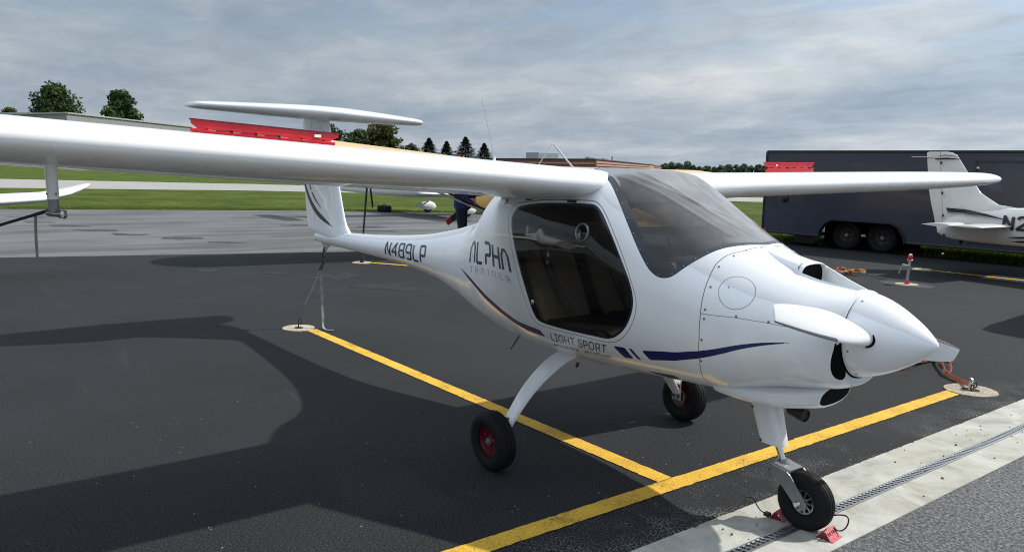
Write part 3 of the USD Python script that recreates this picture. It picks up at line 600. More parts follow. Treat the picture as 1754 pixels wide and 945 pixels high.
# round oil door ring line on the upper cowl
oc = np.array([1.276, .551])
def oild(E): e = star(E); P = fus_point(E[:, 0], E[:, 1]); c0 = fus_point(oc[0], oc[1]); return np.linalg.norm(P - c0, axis=1)
o_in, upc2 = cut(upc, oild(upc[3]) - .082); o_gap, upc2 = cut(upc2, oild(upc2[3]) - .0845)
cwf = lambda x: np.interp(x, [1.43, 1.52, 1.70], [.104, .086, .022])
_o, upc2 = cut(upc2, np.maximum(np.maximum(np.abs(upc2[0][:, 1]) - cwf(upc2[0][:, 0]), 1.42 - upc2[0][:, 0]), np.maximum(upc2[0][:, 0] - 1.697, 1.0 - upc2[0][:, 2])))
fpath = fput(plane, 'fuselage', rear, M['white'])
ucow = fput(plane, 'upper_cowling', upc2, M['white']); lcow = fput(plane, 'lower_cowling', low, M['white'])
for a_i in ():
    pass
odoor = fput(ucow, 'oil_door', o_in, M['white']); fput(ucow, 'panel_gap', o_gap, M['gap'])
fput(ucow, 'panel_gap', g2, M['gap']); fput(fpath, 'panel_gap', g1, M['gap'])
for s_ in stripes + [stripe_c]:
    for sd in (-1, 1):
        f = s_[1][(s_[0][s_[1]][:, :, 1].mean(1) * sd) > 0]; u, inv = np.unique(f, return_inverse=True); fput(fpath, 'stripe', (s_[0][u], inv.reshape(-1, 3), s_[2][u]), M['navy'])
def by_side(m):
    out = []
    for sd in (-1, 1):
        f = m[1][(m[0][m[1]][:, :, 1].mean(1) * sd) > 0]
        if len(f): u, inv = np.unique(f, return_inverse=True); out.append((m[0][u], inv.reshape(-1, 3), m[2][u], m[3][u]))
    return out
for q in by_side(stripe_f): fput(lcow, 'stripe', q, M['navy'])
for q in by_side(inlets): fput(lcow, 'side_inlet', q, M['hole'])
# fasteners along the cowling joints
def stud(parent, x, a, r=.006, mat=None, name='fastener'):
    p = fus_point(x, a); n = fus_normal(x, a); n = n if n[1] * p[1] + n[2] * (p[2] - 1) > 0 else -n
    put(parent, name, lathe([(-.001, r), (.0012, r), (.0022, r * .7), (.0024, 0)], p, n, 12), mat or M['greyalu'], 40)
for x, a in [(1.150, .763), (1.160, .484), (1.162, .191), (1.165, .999), (1.175, 1.2), (1.305, .232), (1.445, .284), (1.19, 1.42)]:
    stud(ucow, x, a); stud(ucow, x, np.pi - a)
for x, a in [(1.162, .07), (1.152, -.209), (1.132, -.505)]: stud(lcow, x, a); stud(lcow, x, np.pi - a)
stud(odoor, 1.235, .573, .004)
# windscreen screws
ring = region(WS).buffer(-.011).exterior
for q in np.arange(0.0, ring.length, .078):
    x, a = ring.interpolate(q).coords[0]; a *= 2
    if a < 1.45: 
        for aa in ((a, np.pi - a)): stud(wf, x, aa, .0034, M['greyalu'], 'screw')
for x in (.11,):
    for a in np.linspace(1.2, np.pi - 1.2, 9): stud(fpath, x, a, .004, M['greyalu'], 'screw')

# lettering
def strokes(paths, w, style=1): return unary_union([LineString(p).buffer(w / 2, cap_style=style, join_style=1) for p in paths])
def arc(cx, cy, r, a0, a1, n=9, ry=None): t = np.radians(np.linspace(a0, a1, n)); return [(cx + r * math.cos(q), cy + (ry or r) * math.sin(q)) for q in t]
def glyph(ch):
    # narrow technical letters in a box 0..0.62 by 0..1
    R = .14
    T = {'N': [[(0, 0), (0, 1), (.5, 0), (.5, 1)]], '4': [[(.38, 0), (.38, 1), (0, .3), (.52, .3)]],
         '8': [[(.08, .52), (.42, .52), (.5, .6), (.5, .92), (.42, 1), (.08, 1), (0, .92), (0, .6), (.08, .52), (0, .44), (0, .08), (.08, 0), (.42, 0), (.5, .08), (.5, .44), (.42, .52)]],
         '9': [[(.5, .45), (.08, .45), (0, .53), (0, .92), (.08, 1), (.42, 1), (.5, .92), (.5, .08), (.42, 0), (0.04, 0)]],
         'L': [[(0, 1), (0, .06), (.06, 0), (.48, 0)]], 'P': [[(0, 0), (0, 1), (.42, 1), (.5, .92), (.5, .5), (.42, .42), (0, .42)]],
         'H': [[(0, 0), (0, 1)], [(.5, 0), (.5, 1)], [(0, .5), (.5, .5)]], 'T': [[(0, 1), (.5, 1)], [(.25, 1), (.25, 0)]],
         'R': [[(0, 0), (0, 1), (.42, 1), (.5, .9), (.5, .55), (.42, .45), (0, .45)], [(.25, .45), (.5, 0)]], 'I': [[(.2, 0), (.2, 1)]],
         'n': [[(0, 0), (0, .85), (.1, 1), (.4, 1), (.5, .85), (.5, 0)]], 'E': [[(.5, 1), (.08, 1), (0, .92), (0, .08), (.08, 0), (.5, 0)], [(0, .5), (.42, .5)]],
         'a': [[(0, 0), (0, .72), (.12, .96), (.25, 1), (.38, .96), (.5, .72), (.5, 0)], [(.24, .34), (.26, .34)]],
         'F': [[(0, 0), (0, 1), (.25, 1)]],
         'p': [[(0, 1), (.42, 1), (.5, .92), (.5, .52), (.42, .44), (.16, .44), (.1, .38), (.1, 0)]],
         '2': [[(0, .8), (.05, .95), (.15, 1), (.38, 1), (.5, .9), (.5, .62), (.42, .5), (0, .06), (0, 0), (.5, 0)]]}
    return T[ch]
def text_poly(s, w, adv=.76):
    x, out = 0, []
    for ch in s:
        if ch != ' ': out.append(affinity.translate(strokes(glyph(ch), w, 2 if w > .12 else 1), x, 0))
        x += adv if ch != 'I' else adv * .75
    g = unary_union(out); b = g.bounds
    return affinity.affine_transform(g, [1 / (b[2] - b[0]), 0, 0, 1 / (b[3] - b[1]), -b[0] / (b[2] - b[0]), -b[1] / (b[3] - b[1])])
def tri_poly(g, edge):
    ms = []
    for p in (g.geoms if hasattr(g, 'geoms') else [g]):
        V, F = trimesh.creation.triangulate_polygon(p, engine='earcut'); ms.append((np.c_[V, np.zeros(len(V))], F))
    V, F = join(*ms); m = trimesh.Trimesh(V, F, process=False)
    V, F = trimesh.remesh.subdivide_to_size(m.vertices, m.faces, edge, max_iter=12)
    return V, F
def quad_map(uv, q):
    q = np.array(q, float); u, v = uv[:, :1], uv[:, 1:2]      # q = TL, TR, BR, BL
    return (1 - u) * v * q[0] + u * v * q[1] + u * (1 - v) * q[2] + (1 - u) * (1 - v) * q[3]
def decal(parent, name, g, quad, mat, edge=.03, off=.0009):
    V, F = tri_poly(g, edge); xa = quad_map(V[:, :2], quad); n = fus_normal(xa[:, 0], xa[:, 1]); P = fus_point(xa[:, 0], xa[:, 1])
    n *= np.where((n[:, 1] * P[:, 1] + n[:, 2] * (P[:, 2] - 1.0) < 0)[:, None], -1, 1)
    P = P + off * n
    if (np.cross(P[F[:, 1]] - P[F[:, 0]], P[F[:, 2]] - P[F[:, 0]]) * n[F[:, 0]]).sum() < 0: F = F[:, ::-1]
    put(parent, name, (P, F, n), mat)
def spell(parent, text, w, adv, quad, mat, edge=.03):
    x, gs = 0, []
    for ch in text:
        gs.append(affinity.translate(strokes(glyph(ch), w, 2 if w > .12 else 1), x, 0)); x += adv if ch != 'I' else adv * .75
    b = unary_union(gs).bounds
    for g in gs: decal(parent, 'letter', affinity.affine_transform(g, [1 / (b[2] - b[0]), 0, 0, 1 / (b[3] - b[1]), -b[0] / (b[2] - b[0]), -b[1] / (b[3] - b[1])]), quad, mat, edge)
spell(fpath, 'N489LP', .15, .76, [(-2.562, .613), (-1.818, .496), (-1.80, -.33), (-2.585, -.46)], M['ink'])
spell(fpath, 'aLpHa', .15, .74, [(-.91, .297), (-.289, .175), (-.219, -.055), (-.932, -.04)], M['ink'])
spell(fpath, 'TRaInER', .075, 1.15, [(-.905, -.075), (-.262, -.092), (-.220, -.155), (-.912, -.168)], M['lightink'])
def font_poly(s, bold=False):
    m = meshkit.text_mesh(s, 1.0, .01, bold); V = np.array(m.vertices); F = np.array(m.faces)
    nz = np.cross(V[F[:, 1]] - V[F[:, 0]], V[F[:, 2]] - V[F[:, 0]])[:, 2]; F = F[(nz > 1e-9) & (V[F].mean(1)[:, 2] > V[:, 2].mean())]
    u, inv = np.unique(F, return_inverse=True); V = V[u]; F = inv.reshape(-1, 3); lo, hi = V.min(0), V.max(0)
    V = (V - lo) / np.maximum(hi - lo, 1e-9); V[:, 2] = 0; return V, F
def decal_font(parent, name, s, quad, mat, off=.0009, bold=False, split=False):
    V, F = font_poly(s, bold); V, F = trimesh.remesh.subdivide_to_size(V, F, .06, max_iter=12); xa = quad_map(V[:, :2], quad); n = fus_normal(xa[:, 0], xa[:, 1]); P = fus_point(xa[:, 0], xa[:, 1])
    n *= np.where((n[:, 1] * P[:, 1] + n[:, 2] * (P[:, 2] - 1.0) < 0)[:, None], -1, 1); P = P + off * n
    if (np.cross(P[F[:, 1]] - P[F[:, 0]], P[F[:, 2]] - P[F[:, 0]]) * n[F[:, 0]]).sum() < 0: F = F[:, ::-1]
    if split:
        lab = trimesh.graph.connected_component_labels(trimesh.Trimesh(np.round(P, 6), F, process=False).face_adjacency, node_count=len(F))
        for k in np.unique(lab): u, inv = np.unique(F[lab == k], return_inverse=True); put(parent, 'letter', (P[u], inv.reshape(-1, 3), n[u]), mat)
    else: put(parent, name, (P, F, n), mat, kind='stuff')
decal_font(fpath, 'class_lettering', 'LIGHT SPORT', [(.085, -.63), (.552, -.612), (.512, -.745), (.055, -.757)], M['ink'], split=True)
decal_font(fpath, 'web_lettering', 'www.pipistrel - aircraft.com', [(.048, -.79), (.536, -.765), (.50, -.85), (.002, -.875)], M['ink'])
tri_g = Polygon([(0, 0), (.5, 1), (1, 0), (.72, 0), (.5, .5), (.28, 0)]).union(Polygon([(.12, .02), (.88, .02), (.8, .2), (.2, .2)]))
decal(fpath, 'emblem', tri_g, [(-.433, .70), (-.385, .70), (-.380, .615), (-.437, .615)], M['ink'])

# cabin inside: lining, floor, seats, panel, stick
lin = fus_point(*np.meshgrid(np.linspace(-.62, 1.1, 90), AA, indexing='ij'))
lin_n = fus_normal(*np.meshgrid(np.linspace(-.62, 1.1, 90), AA, indexing='ij')); lin_n *= np.where((lin_n[..., 1:] * np.stack([lin[..., 1], lin[..., 2] - 1], -1)).sum(-1, keepdims=True) < 0, -1, 1)
LX, LA = np.meshgrid(np.linspace(-.62, 1.1, 90), AA, indexing='ij')
Vl, Fl = rings_mesh(lin - .018 * lin_n, cap=False)
liner = (Vl, Fl, -lin_n.reshape(-1, 3), np.stack([LX.ravel(), LA.ravel()], -1))
_, liner = cut(liner, sdist(gl.buffer(-.004), fold(liner[3]))); _, liner = cut(liner, sdist(region(WS).buffer(-.02), fold(liner[3])))
fput(plane, 'cabin_lining', liner, M['lining'])
cab = plane
put(cab, 'cabin_floor', box(.25, 0, .66, 1.3, .62, .02, .005), M['dash'], False)
rb = fus_point(-.60, AA); put(cab, 'rear_bulkhead', (np.vstack([rb * [1, .97, 1], rb.mean(0)]), np.stack([np.arange(na), (np.arange(na) + 1) % na, np.full(na, na)], -1)), M['lining'], False)
for sy_ in (-.25, .25):
    back = [(x, sy_, z) for x, z in ((-.02, .80), (-.10, .95), (-.20, 1.15), (-.29, 1.36))]
    Rg = [[(x + dx, sy_ + wv * math.copysign(abs(math.cos(t)) ** .5, math.cos(t)), z + .055 * math.copysign(abs(math.sin(t)) ** .6, math.sin(t)) * .4 - dx * .3) for t in np.linspace(0, 2 * np.pi, 25)[:-1] for dx in (0.055 * math.sin(t),)] for (x, _, z), wv in zip(back, (.19, .20, .195, .13))]
    sb = put(cab, 'seat_back', rings_mesh(Rg), M['leather'], 60)
    put(cab, 'seat_cushion', box(.22, sy_, .78, .46, .40, .09, .03), M['dash'], 40)
    put(sb, 'harness', ribbon(smooth_path([(-.25, sy_ - .07, 1.36), (-.14, sy_ - .07, 1.17), (-.03, sy_ - .05, .98), (.06, sy_ - .02, .86)], 14), .045, (0, 1, 0)), M['webgrey'], False)
    put(cab, 'control_stick', join(tube([(.52, sy_, .68), (.50, sy_, .86), (.45, sy_, 1.02)], .012, 8), lathe([(0, .019), (.09, .022), (.10, .012), (.1, 0)], (.452, sy_, 1.0), (-.3, 0, 1), 12)), M['black'], 40)
pnl = put(cab, 'instrument_panel', box(.86, 0, 1.12, .10, .78, .26, .03), M['dash'], 30)
put(cab, 'panel_hood', box(.93, 0, 1.255, .22, .64, .03, .012), M['dash'], 30)
for iy, iz in ((-.28, 1.16), (-.17, 1.16), (-.28, 1.06), (-.17, 1.06), (.0, 1.15), (.12, 1.15), (.25, 1.12)):
    put(pnl, 'gauge', lathe([(0, .043), (.006, .043), (.007, .036), (.004, .034), (.004, 0)], (.81, iy, iz), (-1, 0, 0), 20), M['steel'], 30)
for sd in (0, 1):
    for hx_ in (-.12, .28):
        a_ = .655; a_ = a_ if sd == 0 else np.pi - a_; p0 = fus_point(hx_ - .035, a_); p1 = fus_point(hx_ + .035, a_)
        put(plane, 'door_hinge', tube([p0, (p0 + p1) / 2, p1], .0075, 8), M['black'], 50)
    a_ = -.05 if sd == 0 else np.pi + .05; p = fus_point(.0, a_); n = fus_normal(.0, a_); n = n if n[1] * p[1] > 0 else -n
    put(plane, 'door_latch', lathe([(-.002, .014), (.004, .014), (.006, .010), (.006, 0)], fus_point(-.0, -.30 if sd == 0 else np.pi + .30), n, 14), M['alu'], 40)
put(plane, 'belly_drain', lathe([(0, .012), (.02, .010), (.03, .004), (.032, 0)], (.22, -.36, .60), (0, -.4, -1), 12), M['black'], 40)
# round air vent in each door window
for a_, nm in ((.425, 1), (np.pi - .425, 2)):
    p = fus_point(.415, a_); n = fus_normal(.415, a_); n = n if n[1] * p[1] > 0 else -n
    put(plane, 'window_vent', lathe([(-.004, .050), (.006, .050), (.009, .046), (.004, .041), (-.004, .041), (-.004, .050)], p, n, 32), M['greyalu'], 40)
    put(plane, 'vent_flap', lathe([(.001, .041), (.003, .020), (.006, .0)], p, n, 24), M['tint'], 40)

# wings -----------------------------------------------------------
WY = np.array([.30, .48, 2.0, 3.2, 4.2, 4.7, 4.95, 5.10, 5.19, 5.24, 5.255])
WLE = np.array([.44, .44, .43, .42, .375, .325, .275, .225, .165, .095, .03])
WTE = np.array([-.56, -.54, -.52, -.51, -.47, -.43, -.40, -.36, -.31, -.235, -.17])
fLE, fTE = PchipInterpolator(WY, WLE), PchipInterpolator(WY, WTE)
def wing_z(y): return 1.600 + .036 * abs(y) - .0158 * y
def airfoil(n=44, t=.165, m=.030, p=.42):
    s = .5 * (1 - np.cos(np.linspace(0, np.pi, n))); yt = 5 * t * (.2969 * np.sqrt(s) - .126 * s - .3516 * s ** 2 + .2843 * s ** 3 - .1036 * s ** 4)
    yc = np.where(s < p, m / p ** 2 * (2 * p * s - s ** 2), m / (1 - p) ** 2 * (1 - 2 * p + 2 * p * s - s ** 2))
    return np.r_[s[::-1], s[1:-1]], np.r_[(yc + yt)[::-1], (yc - yt)[1:-1]]
def wing_surface(side, ys, le, te, zf, t=.172, m=.032, drop=.105):
    s, h = airfoil(t=t, m=m); R, EX = [], []
    for y in ys:
        a, b = le(y), te(y); c = a - b; tf = 1.0
        if y > 4.9: tf = 1 - .35 * ((y - 4.9) / .36) ** 2
        cuff = .010 * np.clip((1.02 - y) / .28, 0, 1) ** 1.5 if y < 1.02 else 0.0
        hz = h * c * tf - np.where(h < .012, cuff * np.clip(np.sin(np.pi * np.clip((s + .04) / .72, 0, 1)), 0, 1) ** .7, 0)
        R.append(np.stack([a - s * c, np.full_like(s, side * y), zf(side * y) + hz - drop * s * c / .98], -1)); EX.append(np.stack([s, np.full_like(s, y)], -1))
    V, F = rings_mesh(R); E = np.vstack([np.vstack(EX), [[.5, ys[0]], [.5, ys[-1]]]])
    tm = trimesh.Trimesh(V, F, process=False)
    if tm.volume < 0: F = F[:, ::-1]; tm = trimesh.Trimesh(V, F, process=False)
    return V, F, np.array(tm.vertex_normals), E
ysw = np.unique(np.r_[np.linspace(.30, 4.9, 70), np.linspace(4.9, 5.255, 26)])
for side, nm in ((-1, 'starboard'), (1, 'port')):
    W = wing_surface(side, ysw, fLE, fTE, wing_z)
    inb = lambda E: np.maximum(np.maximum(.76 - E[:, 0], E[:, 1] - 4.75), .58 - E[:, 1])   # < 0 on the flaperon
    fl, wg = cut(W, inb(W[3])); gapm, wg = cut(wg, inb(wg[3]) - .006)
    wp_ = fput(plane, 'wing', wg, M['wingwhite'], label=f'{"near" if side < 0 else "far"} wing with grey underside')
    fput(wp_, 'flaperon', fl, M['wingwhite']); fput(wp_, 'flaperon_gap', gapm, M['gap'])
    # red airbrake standing up on the wing
    y0, y1 = (1.74, 2.39) if side < 0 else (1.66, 2.26)
    def top_z(y): return wing_z(side * y) + .118 - .052 + .012
    ab = []
    xa = -.03
    zb0, zb1 = top_z(y0), top_z(y1)
    def bar(za, h, ya, yb, th, x):  # a plate along the span
        V = []
        for y in (ya, yb):
            z = np.interp(y, [y0, y1], [zb0, zb1]) + za
            V += [(x - th / 2, side * y, z), (x + th / 2, side * y, z), (x + th / 2, side * y, z + h), (x - th / 2, side * y, z + h)]
        return arr((np.array(V), np.array([[0, 1, 5, 4], [1, 2, 6, 5], [2, 3, 7, 6], [3, 0, 4, 7], [0, 3, 2, 1], [4, 5, 6, 7]])))[:2]
    lower = join(bar(-.05, .078, y0, y1, .016, xa), bar(.022, .006, y0 + .0, y1, .028, xa))
    A_ = wp_
    abp = put(A_, 'airbrake', lower, M['redpaint'], False)
    # upper plate with flared ends
    V = []
    for y, z0_, z1_, x in ((y0 - .02, .052, .066, xa), (y0 + .03, .030, .066, xa), (y1 - .03, .030, .066, xa), (y1 + .0, .052, .066, xa)):
        z = np.interp(y, [y0, y1], [zb0, zb1])
        V += [(x - .004, side * y, z + z0_), (x + .004, side * y, z + z0_), (x + .004, side * y, z + z1_), (x - .004, side * y, z + z1_)]
    V = np.array(V); F = []
    for k in range(3):
        o = 4 * k; F += [[o, o + 1, o + 5, o + 4], [o + 1, o + 2, o + 6, o + 5], [o + 2, o + 3, o + 7, o + 6], [o + 3, o, o + 4, o + 7]]
    F += [[0, 3, 2, 1], [12, 13, 14, 15]]
    put(A_, 'airbrake', (V, np.array(F)), M['redpaint'], False)
    put(abp, 'cap_strip', bar(.066, .006, y0 - .025, y1 + .004, .022, xa), M['redtrim'] if side < 0 else M['redpaint'], False)
    for y in np.linspace(y0 + .06, y1 - .06, 6):
        z = np.interp(y, [y0, y1], [zb0, zb1]); put(abp, 'link', join(box(xa + .009, side * y, z + .028, .012, .012, .014), box(xa + .012, side * (y + .03), z + .031, .006, .07, .004)), M['redtrim'] if int(y * 97) % 2 else M['redpaint'], False)
    z = np.interp(y0 + .08, [y0, y1], [zb0, zb1])
    put(abp, 'sticker', box(xa + .006, side * (y0 + (.085 if side < 0 else .12)), z + .051, .004, .032 if side < 0 else .018, .013), M['label'], False)
# pitot pole under the near wing
zp = wing_z(-2.93)
pit = put(plane, 'pitot_pole', tube([(.12, -2.94, zp + .02), (.12, -2.935, zp - .05), (.115, -2.93, zp - .21)], [.021, .0215, .020], 16), M['wingwhite'], 60)
put(pit, 'clamp', lathe([(-.002, .018), (.055, .019), (.057, .012), (.06, .0)], (.115, -2.93, zp - .205), (0, 0, -1), 16), M['greyalu'], 40)
put(pit, 'pitot_head', join(tube([(.09, -2.945, zp - .262), (.14, -2.915, zp - .264)], [.013, .013], 14), lathe([(-.012, .0), (-.012, .015), (.012, .017), (.016, .008), (.008, .005), (.008, 0)], (.15, -2.91, zp - .264), (.8, .6, 0), 16)), M['steel'], 40)
put(pit, 'screw', join(*[lathe([(0, .004), (.004, .004), (.005, 0)], (.115 + a * .02, -2.93 - b * .02, zz), (a, -b, 0), 8) for a, b in ((.3, .95), (.95, -.3)) for zz in (zp - .19, zp - .06)]), M['greyalu'], 40)
# tail --------------------------------------------------------------
def sym_section(x0, x1, n=20, t=.11):
    s = .5 * (1 - np.cos(np.linspace(0, np.pi, n))); yt = 5 * t * (.2969 * np.sqrt(s) - .126 * s - .3516 * s ** 2 + .2843 * s ** 3 - .1036 * s ** 4)
    return np.r_[s[::-1], s[1:-1]], np.r_[yt[::-1], -yt[1:-1]]
def fin_mesh(zs, le, te, t, y0=0.0):
    R, EX = [], []
    for z, a, b, tt in zip(zs, le, te, t):
        s, h = sym_section(a, b, t=tt); c = a - b
        R.append(np.stack([a - s * c, y0 + h * c, np.full_like(s, z)], -1)); EX.append(np.stack([s, np.full_like(s, z)], -1))
    V, F = rings_mesh(R); tm = trimesh.Trimesh(V, F, process=False)
    if tm.volume < 0: F = F[:, ::-1]; tm = trimesh.Trimesh(V, F, process=False)
    return V, F, np.array(tm.vertex_normals), np.vstack([np.vstack(EX), [[.5, zs[0]], [.5, zs[-1]]]])
zf = np.unique(np.r_[np.linspace(.93, 1.2, 14), np.linspace(1.2, 2.17, 24)])
leF = np.interp(zf, [.93, 1.0, 1.05, 1.10, 1.18, 1.48, 2.17], [-3.42, -3.46, -3.53, -3.59, -3.635, -3.75, -3.99])
teF = np.interp(zf, [.93, .96, 1.02, 1.15, 1.47, 2.17], [-4.36, -4.43, -4.52, -4.56, -4.61, -4.66])
fin = fin_mesh(zf, leF, teF, np.interp(zf, [.93, 1.1, 1.3, 2.17], [.135, .115, .10, .10]))
hx = lambda V: V[:, 0] + 4.28 + .05 * (V[:, 2] - 1.0)          # rudder hinge line
rud, finm = cut(fin, hx(fin[0])); rg, finm = cut(finm, hx(finm[0]) - .004)
fin_p = None
def curve_band(pts, w):
    p = smooth_path([(a, 0, b) for a, b in pts], 24)[:, [0, 2]]; L = len(p); T = np.gradient(p, axis=0); T /= np.linalg.norm(T, axis=1, keepdims=True); n = np.stack([-T[:, 1], T[:, 0]], -1)
    ww = np.interp(np.linspace(0, 1, L), np.linspace(0, 1, len(w)), w)[:, None] / 2; return Polygon(np.vstack([p + n * ww, (p - n * ww)[::-1]]))
B1 = curve_band([(-4.64, 1.56), (-4.50, 1.38), (-4.30, 1.24), (-4.02, 1.14), (-3.78, 1.075)], [.05, .06, .065, .05, .006])
B2 = curve_band([(-4.46, 1.55), (-4.38, 1.42), (-4.22, 1.31), (-4.05, 1.225)], [.035, .035, .025, .004])
def band_cut(m, poly): return cut(m, sdist(poly, m[0][:, [0, 2]]))
fin_parts, rud_parts = [], []
for poly in (B1, B2):
    a, finm = band_cut(finm, poly); fin_parts.append(a); b, rud = band_cut(rud, poly) if (sdist(poly, rud[0][:, [0, 2]]) < 0).any() else (None, rud); rud_parts.append(b)
fin_p = fput(plane, 'fin', finm, M['white']); rud_p = fput(plane, 'rudder', rud, M['white']); fput(fin_p, 'rudder_gap', rg, M['gap'])
for a in fin_parts: fput(fin_p, 'stripe', a, M['slate'])
for b in rud_parts:
    if b is not None: fput(rud_p, 'stripe', b, M['slate'])
# T-tail
HY = np.array([0, .08, .3, 1.0, 1.14, 1.20, 1.235, 1.25]); HL = np.array([-3.80, -3.80, -3.84, -4.06, -4.12, -4.17, -4.25, -4.34]); HT = np.array([-4.62, -4.62, -4.61, -4.56, -4.55, -4.54, -4.51, -4.46])
hl, ht = PchipInterpolator(HY, HL), PchipInterpolator(HY, HT)
def tail_z(y): return 2.190 - .017 * y
R, EX = [], []
for y in np.unique(np.r_[np.linspace(-1.25, -1.05, 12), np.linspace(-1.05, 1.05, 40), np.linspace(1.05, 1.25, 12)]):
    s, h = sym_section(0, 1, t=.17); a, b = hl(abs(y)), ht(abs(y)); c = a - b; R.append(np.stack([a - s * c, np.full_like(s, y), tail_z(y) + h * c], -1)); EX.append(np.stack([s, np.full_like(s, y)], -1))
V, F = rings_mesh(R); tm = trimesh.Trimesh(V, F, process=False)
if tm.volume < 0: F = F[:, ::-1]; tm = trimesh.Trimesh(V, F, process=False)
hs = (V, F, np.array(tm.vertex_normals), np.vstack([np.vstack(EX), [[.5, -1.25], [.5, 1.25]]]))
elv, hsm = cut(hs, .60 - hs[3][:, 0]); eg, hsm = cut(hsm, .607 - hsm[3][:, 0])
hp = fput(plane, 'horizontal_stabilizer', hsm, M['white']); fput(plane, 'elevator', elv, M['white']); fput(hp, 'elevator_gap', eg, M['gap'])
put(plane, 'tail_tie_bracket', extrude(Polygon([(-4.16, 0), (-3.98, 0), (-4.03, -.07), (-4.10, -.085), (-4.14, -.05)]), .006), M['alu'], False) if False else None
br = extrude(Polygon([(-4.17, .90), (-3.93, .895), (-4.02, .845), (-4.07, .80), (-4.11, .80), (-4.13, .84)]), .008)
put(plane, 'tail_tie_bracket', (np.stack([br[0][:, 0], br[0][:, 2] - .004, br[0][:, 1]], -1), br[1]), M['alu'], False)
put(plane, 'tail_light', lathe([(0, .012), (.03, .010), (.035, 0)], (-4.30, 0, .915), (-1, 0, -.5), 12), M['black'], 40)

# spinner and propeller --------------------------------------------------
CZ = 1.0
sp = [(1.712, .1925), (1.75, .184), (1.80, .1665), (1.85, .143), (1.90, .114), (1.95, .081), (1.985, .053), (2.01, .030), (2.024, .013), (2.029, .0)]
sx, sr = np.array(sp).T; fs = PchipInterpolator(sx, sr); xx = np.r_[np.linspace(1.712, 1.98, 30), np.linspace(1.985, 2.029, 12)]
TILT = lambda x: CZ + .006 * (x - 1.71) / .32
Rg = [[(x, -max(fs(x), 1e-4) * math.cos(t), TILT(x) + max(fs(x), 1e-4) * math.sin(t)) for t in np.linspace(0, 2 * np.pi, 73)[:-1]] for x in xx]
spin = put(plane, 'spinner', rings_mesh(Rg), M['white'], 60)
put(spin, 'spinner_gap', lathe([(1.700, .197), (1.700, .186), (1.713, .186)], (0, 0, CZ), (1, 0, 0), 72), M['hole'], 60)
for t in np.radians([10, 60, 110, 150, 200, 255, 300, 345]):
    p = np.array([1.735, -.188 * math.cos(t), CZ + .188 * math.sin(t)]); n = np.array([.1, -math.cos(t), math.sin(t)])
    put(spin, 'screw', lathe([(-.001, .005), (.0014, .005), (.002, 0)], p, n, 10), M['greyalu'], 40)
t_ = AA; o_ = fus_point(1.705, t_)
cf = [o_, o_ + (np.array([0, 0, .98]) - o_) * [0, .03, .03] + [.006, 0, 0]]
inn = np.stack([np.full(na, 1.707), -.199 * np.cos(t_), CZ + .199 * np.sin(t_)], -1)
for k in (.3, .7, 1.0): cf.append(cf[1] * (1 - k) + inn * k + [.004 * math.sin(math.pi * k), 0, 0])
cf.append(inn + [-.03, 0, 0]); cf.append(inn * [1, .2, 1] * 1.0 + [-.03, 0, 0] if False else np.stack([np.full(na, 1.677), -.02 * np.cos(t_), CZ + .02 * np.sin(t_)], -1))
Vc, Fc = rings_mesh(cf[:6], cap=False); angc = np.tile((t_ + np.pi) % (2 * np.pi) - np.pi, 6)[Fc].mean(1); angc = np.where(np.abs(angc) > np.pi / 2, np.sign(angc) * np.pi - angc, angc)
mk = (angc > -.85) & (angc < .06)
put(lcow, 'cowl_front', (Vc, Fc[~mk]), M['white'], 50)
for sd in (-1, 1): put(lcow, 'side_inlet', (Vc, Fc[mk & (Vc[Fc][:, :, 1].mean(1) * sd > 0)]), M['hole'], 50); put(lcow, 'spinner_recess', rings_mesh(cf[5:], cap=False), M['hole'], False)
PHI = math.radians(12.0)
def blade(sign):
    e = np.array([0, -math.cos(PHI) * sign, math.sin(PHI) * sign]); tdir = np.array([0, -math.sin(PHI) * sign, -math.cos(PHI) * sign])  # leading edge moves down on the starboard side
    R, S = [], []
    for r, c, th, beta, off in ((.08, .120, .075, 58, .010), (.13, .128, .070, 54, .010), (.18, .134, .056, 48, .012), (.24, .140, .042, 42, .012), (.33, .142, .030, 35, .010), (.45, .134, .023, 29, .006), (.57, .118, .018, 24, .002), (.69, .098, .014, 20, -.002), (.775, .079, .011, 17, -.004), (.806, .070, .009, 16, -.004), (.811, .064, .004, 16, -.004)):
        b = math.radians(beta); u = math.cos(b) * tdir + math.sin(b) * np.array([1.0, 0, 0]); w = np.cross(e, u) * sign; w = w if w[0] > 0 else -w
        s, h = sym_section(0, 1, 22, .12); k = th / .12 / 1.0
        R.append(np.array([np.array([1.775, 0, CZ]) + e * r + u * (c * (.38 - si) + off) + w * hi * k for si, hi in zip(s, h)])); S.append(s)
    f = PchipInterpolator(np.arange(len(R)), np.array(R)); kk = np.linspace(0, len(R) - 1, 46)
    V, F = rings_mesh(f(kk)); tm = trimesh.Trimesh(V, F, process=False)
    if tm.volume < 0: F = F[:, ::-1]; tm = trimesh.Trimesh(V, F, process=False)
    E = np.stack([np.r_[np.tile(S[0], 46), .5, .5], np.r_[np.repeat(kk, 22 * 2 - 2), 0, kk[-1]]], -1)
    return V, F, np.array(tm.vertex_normals), E
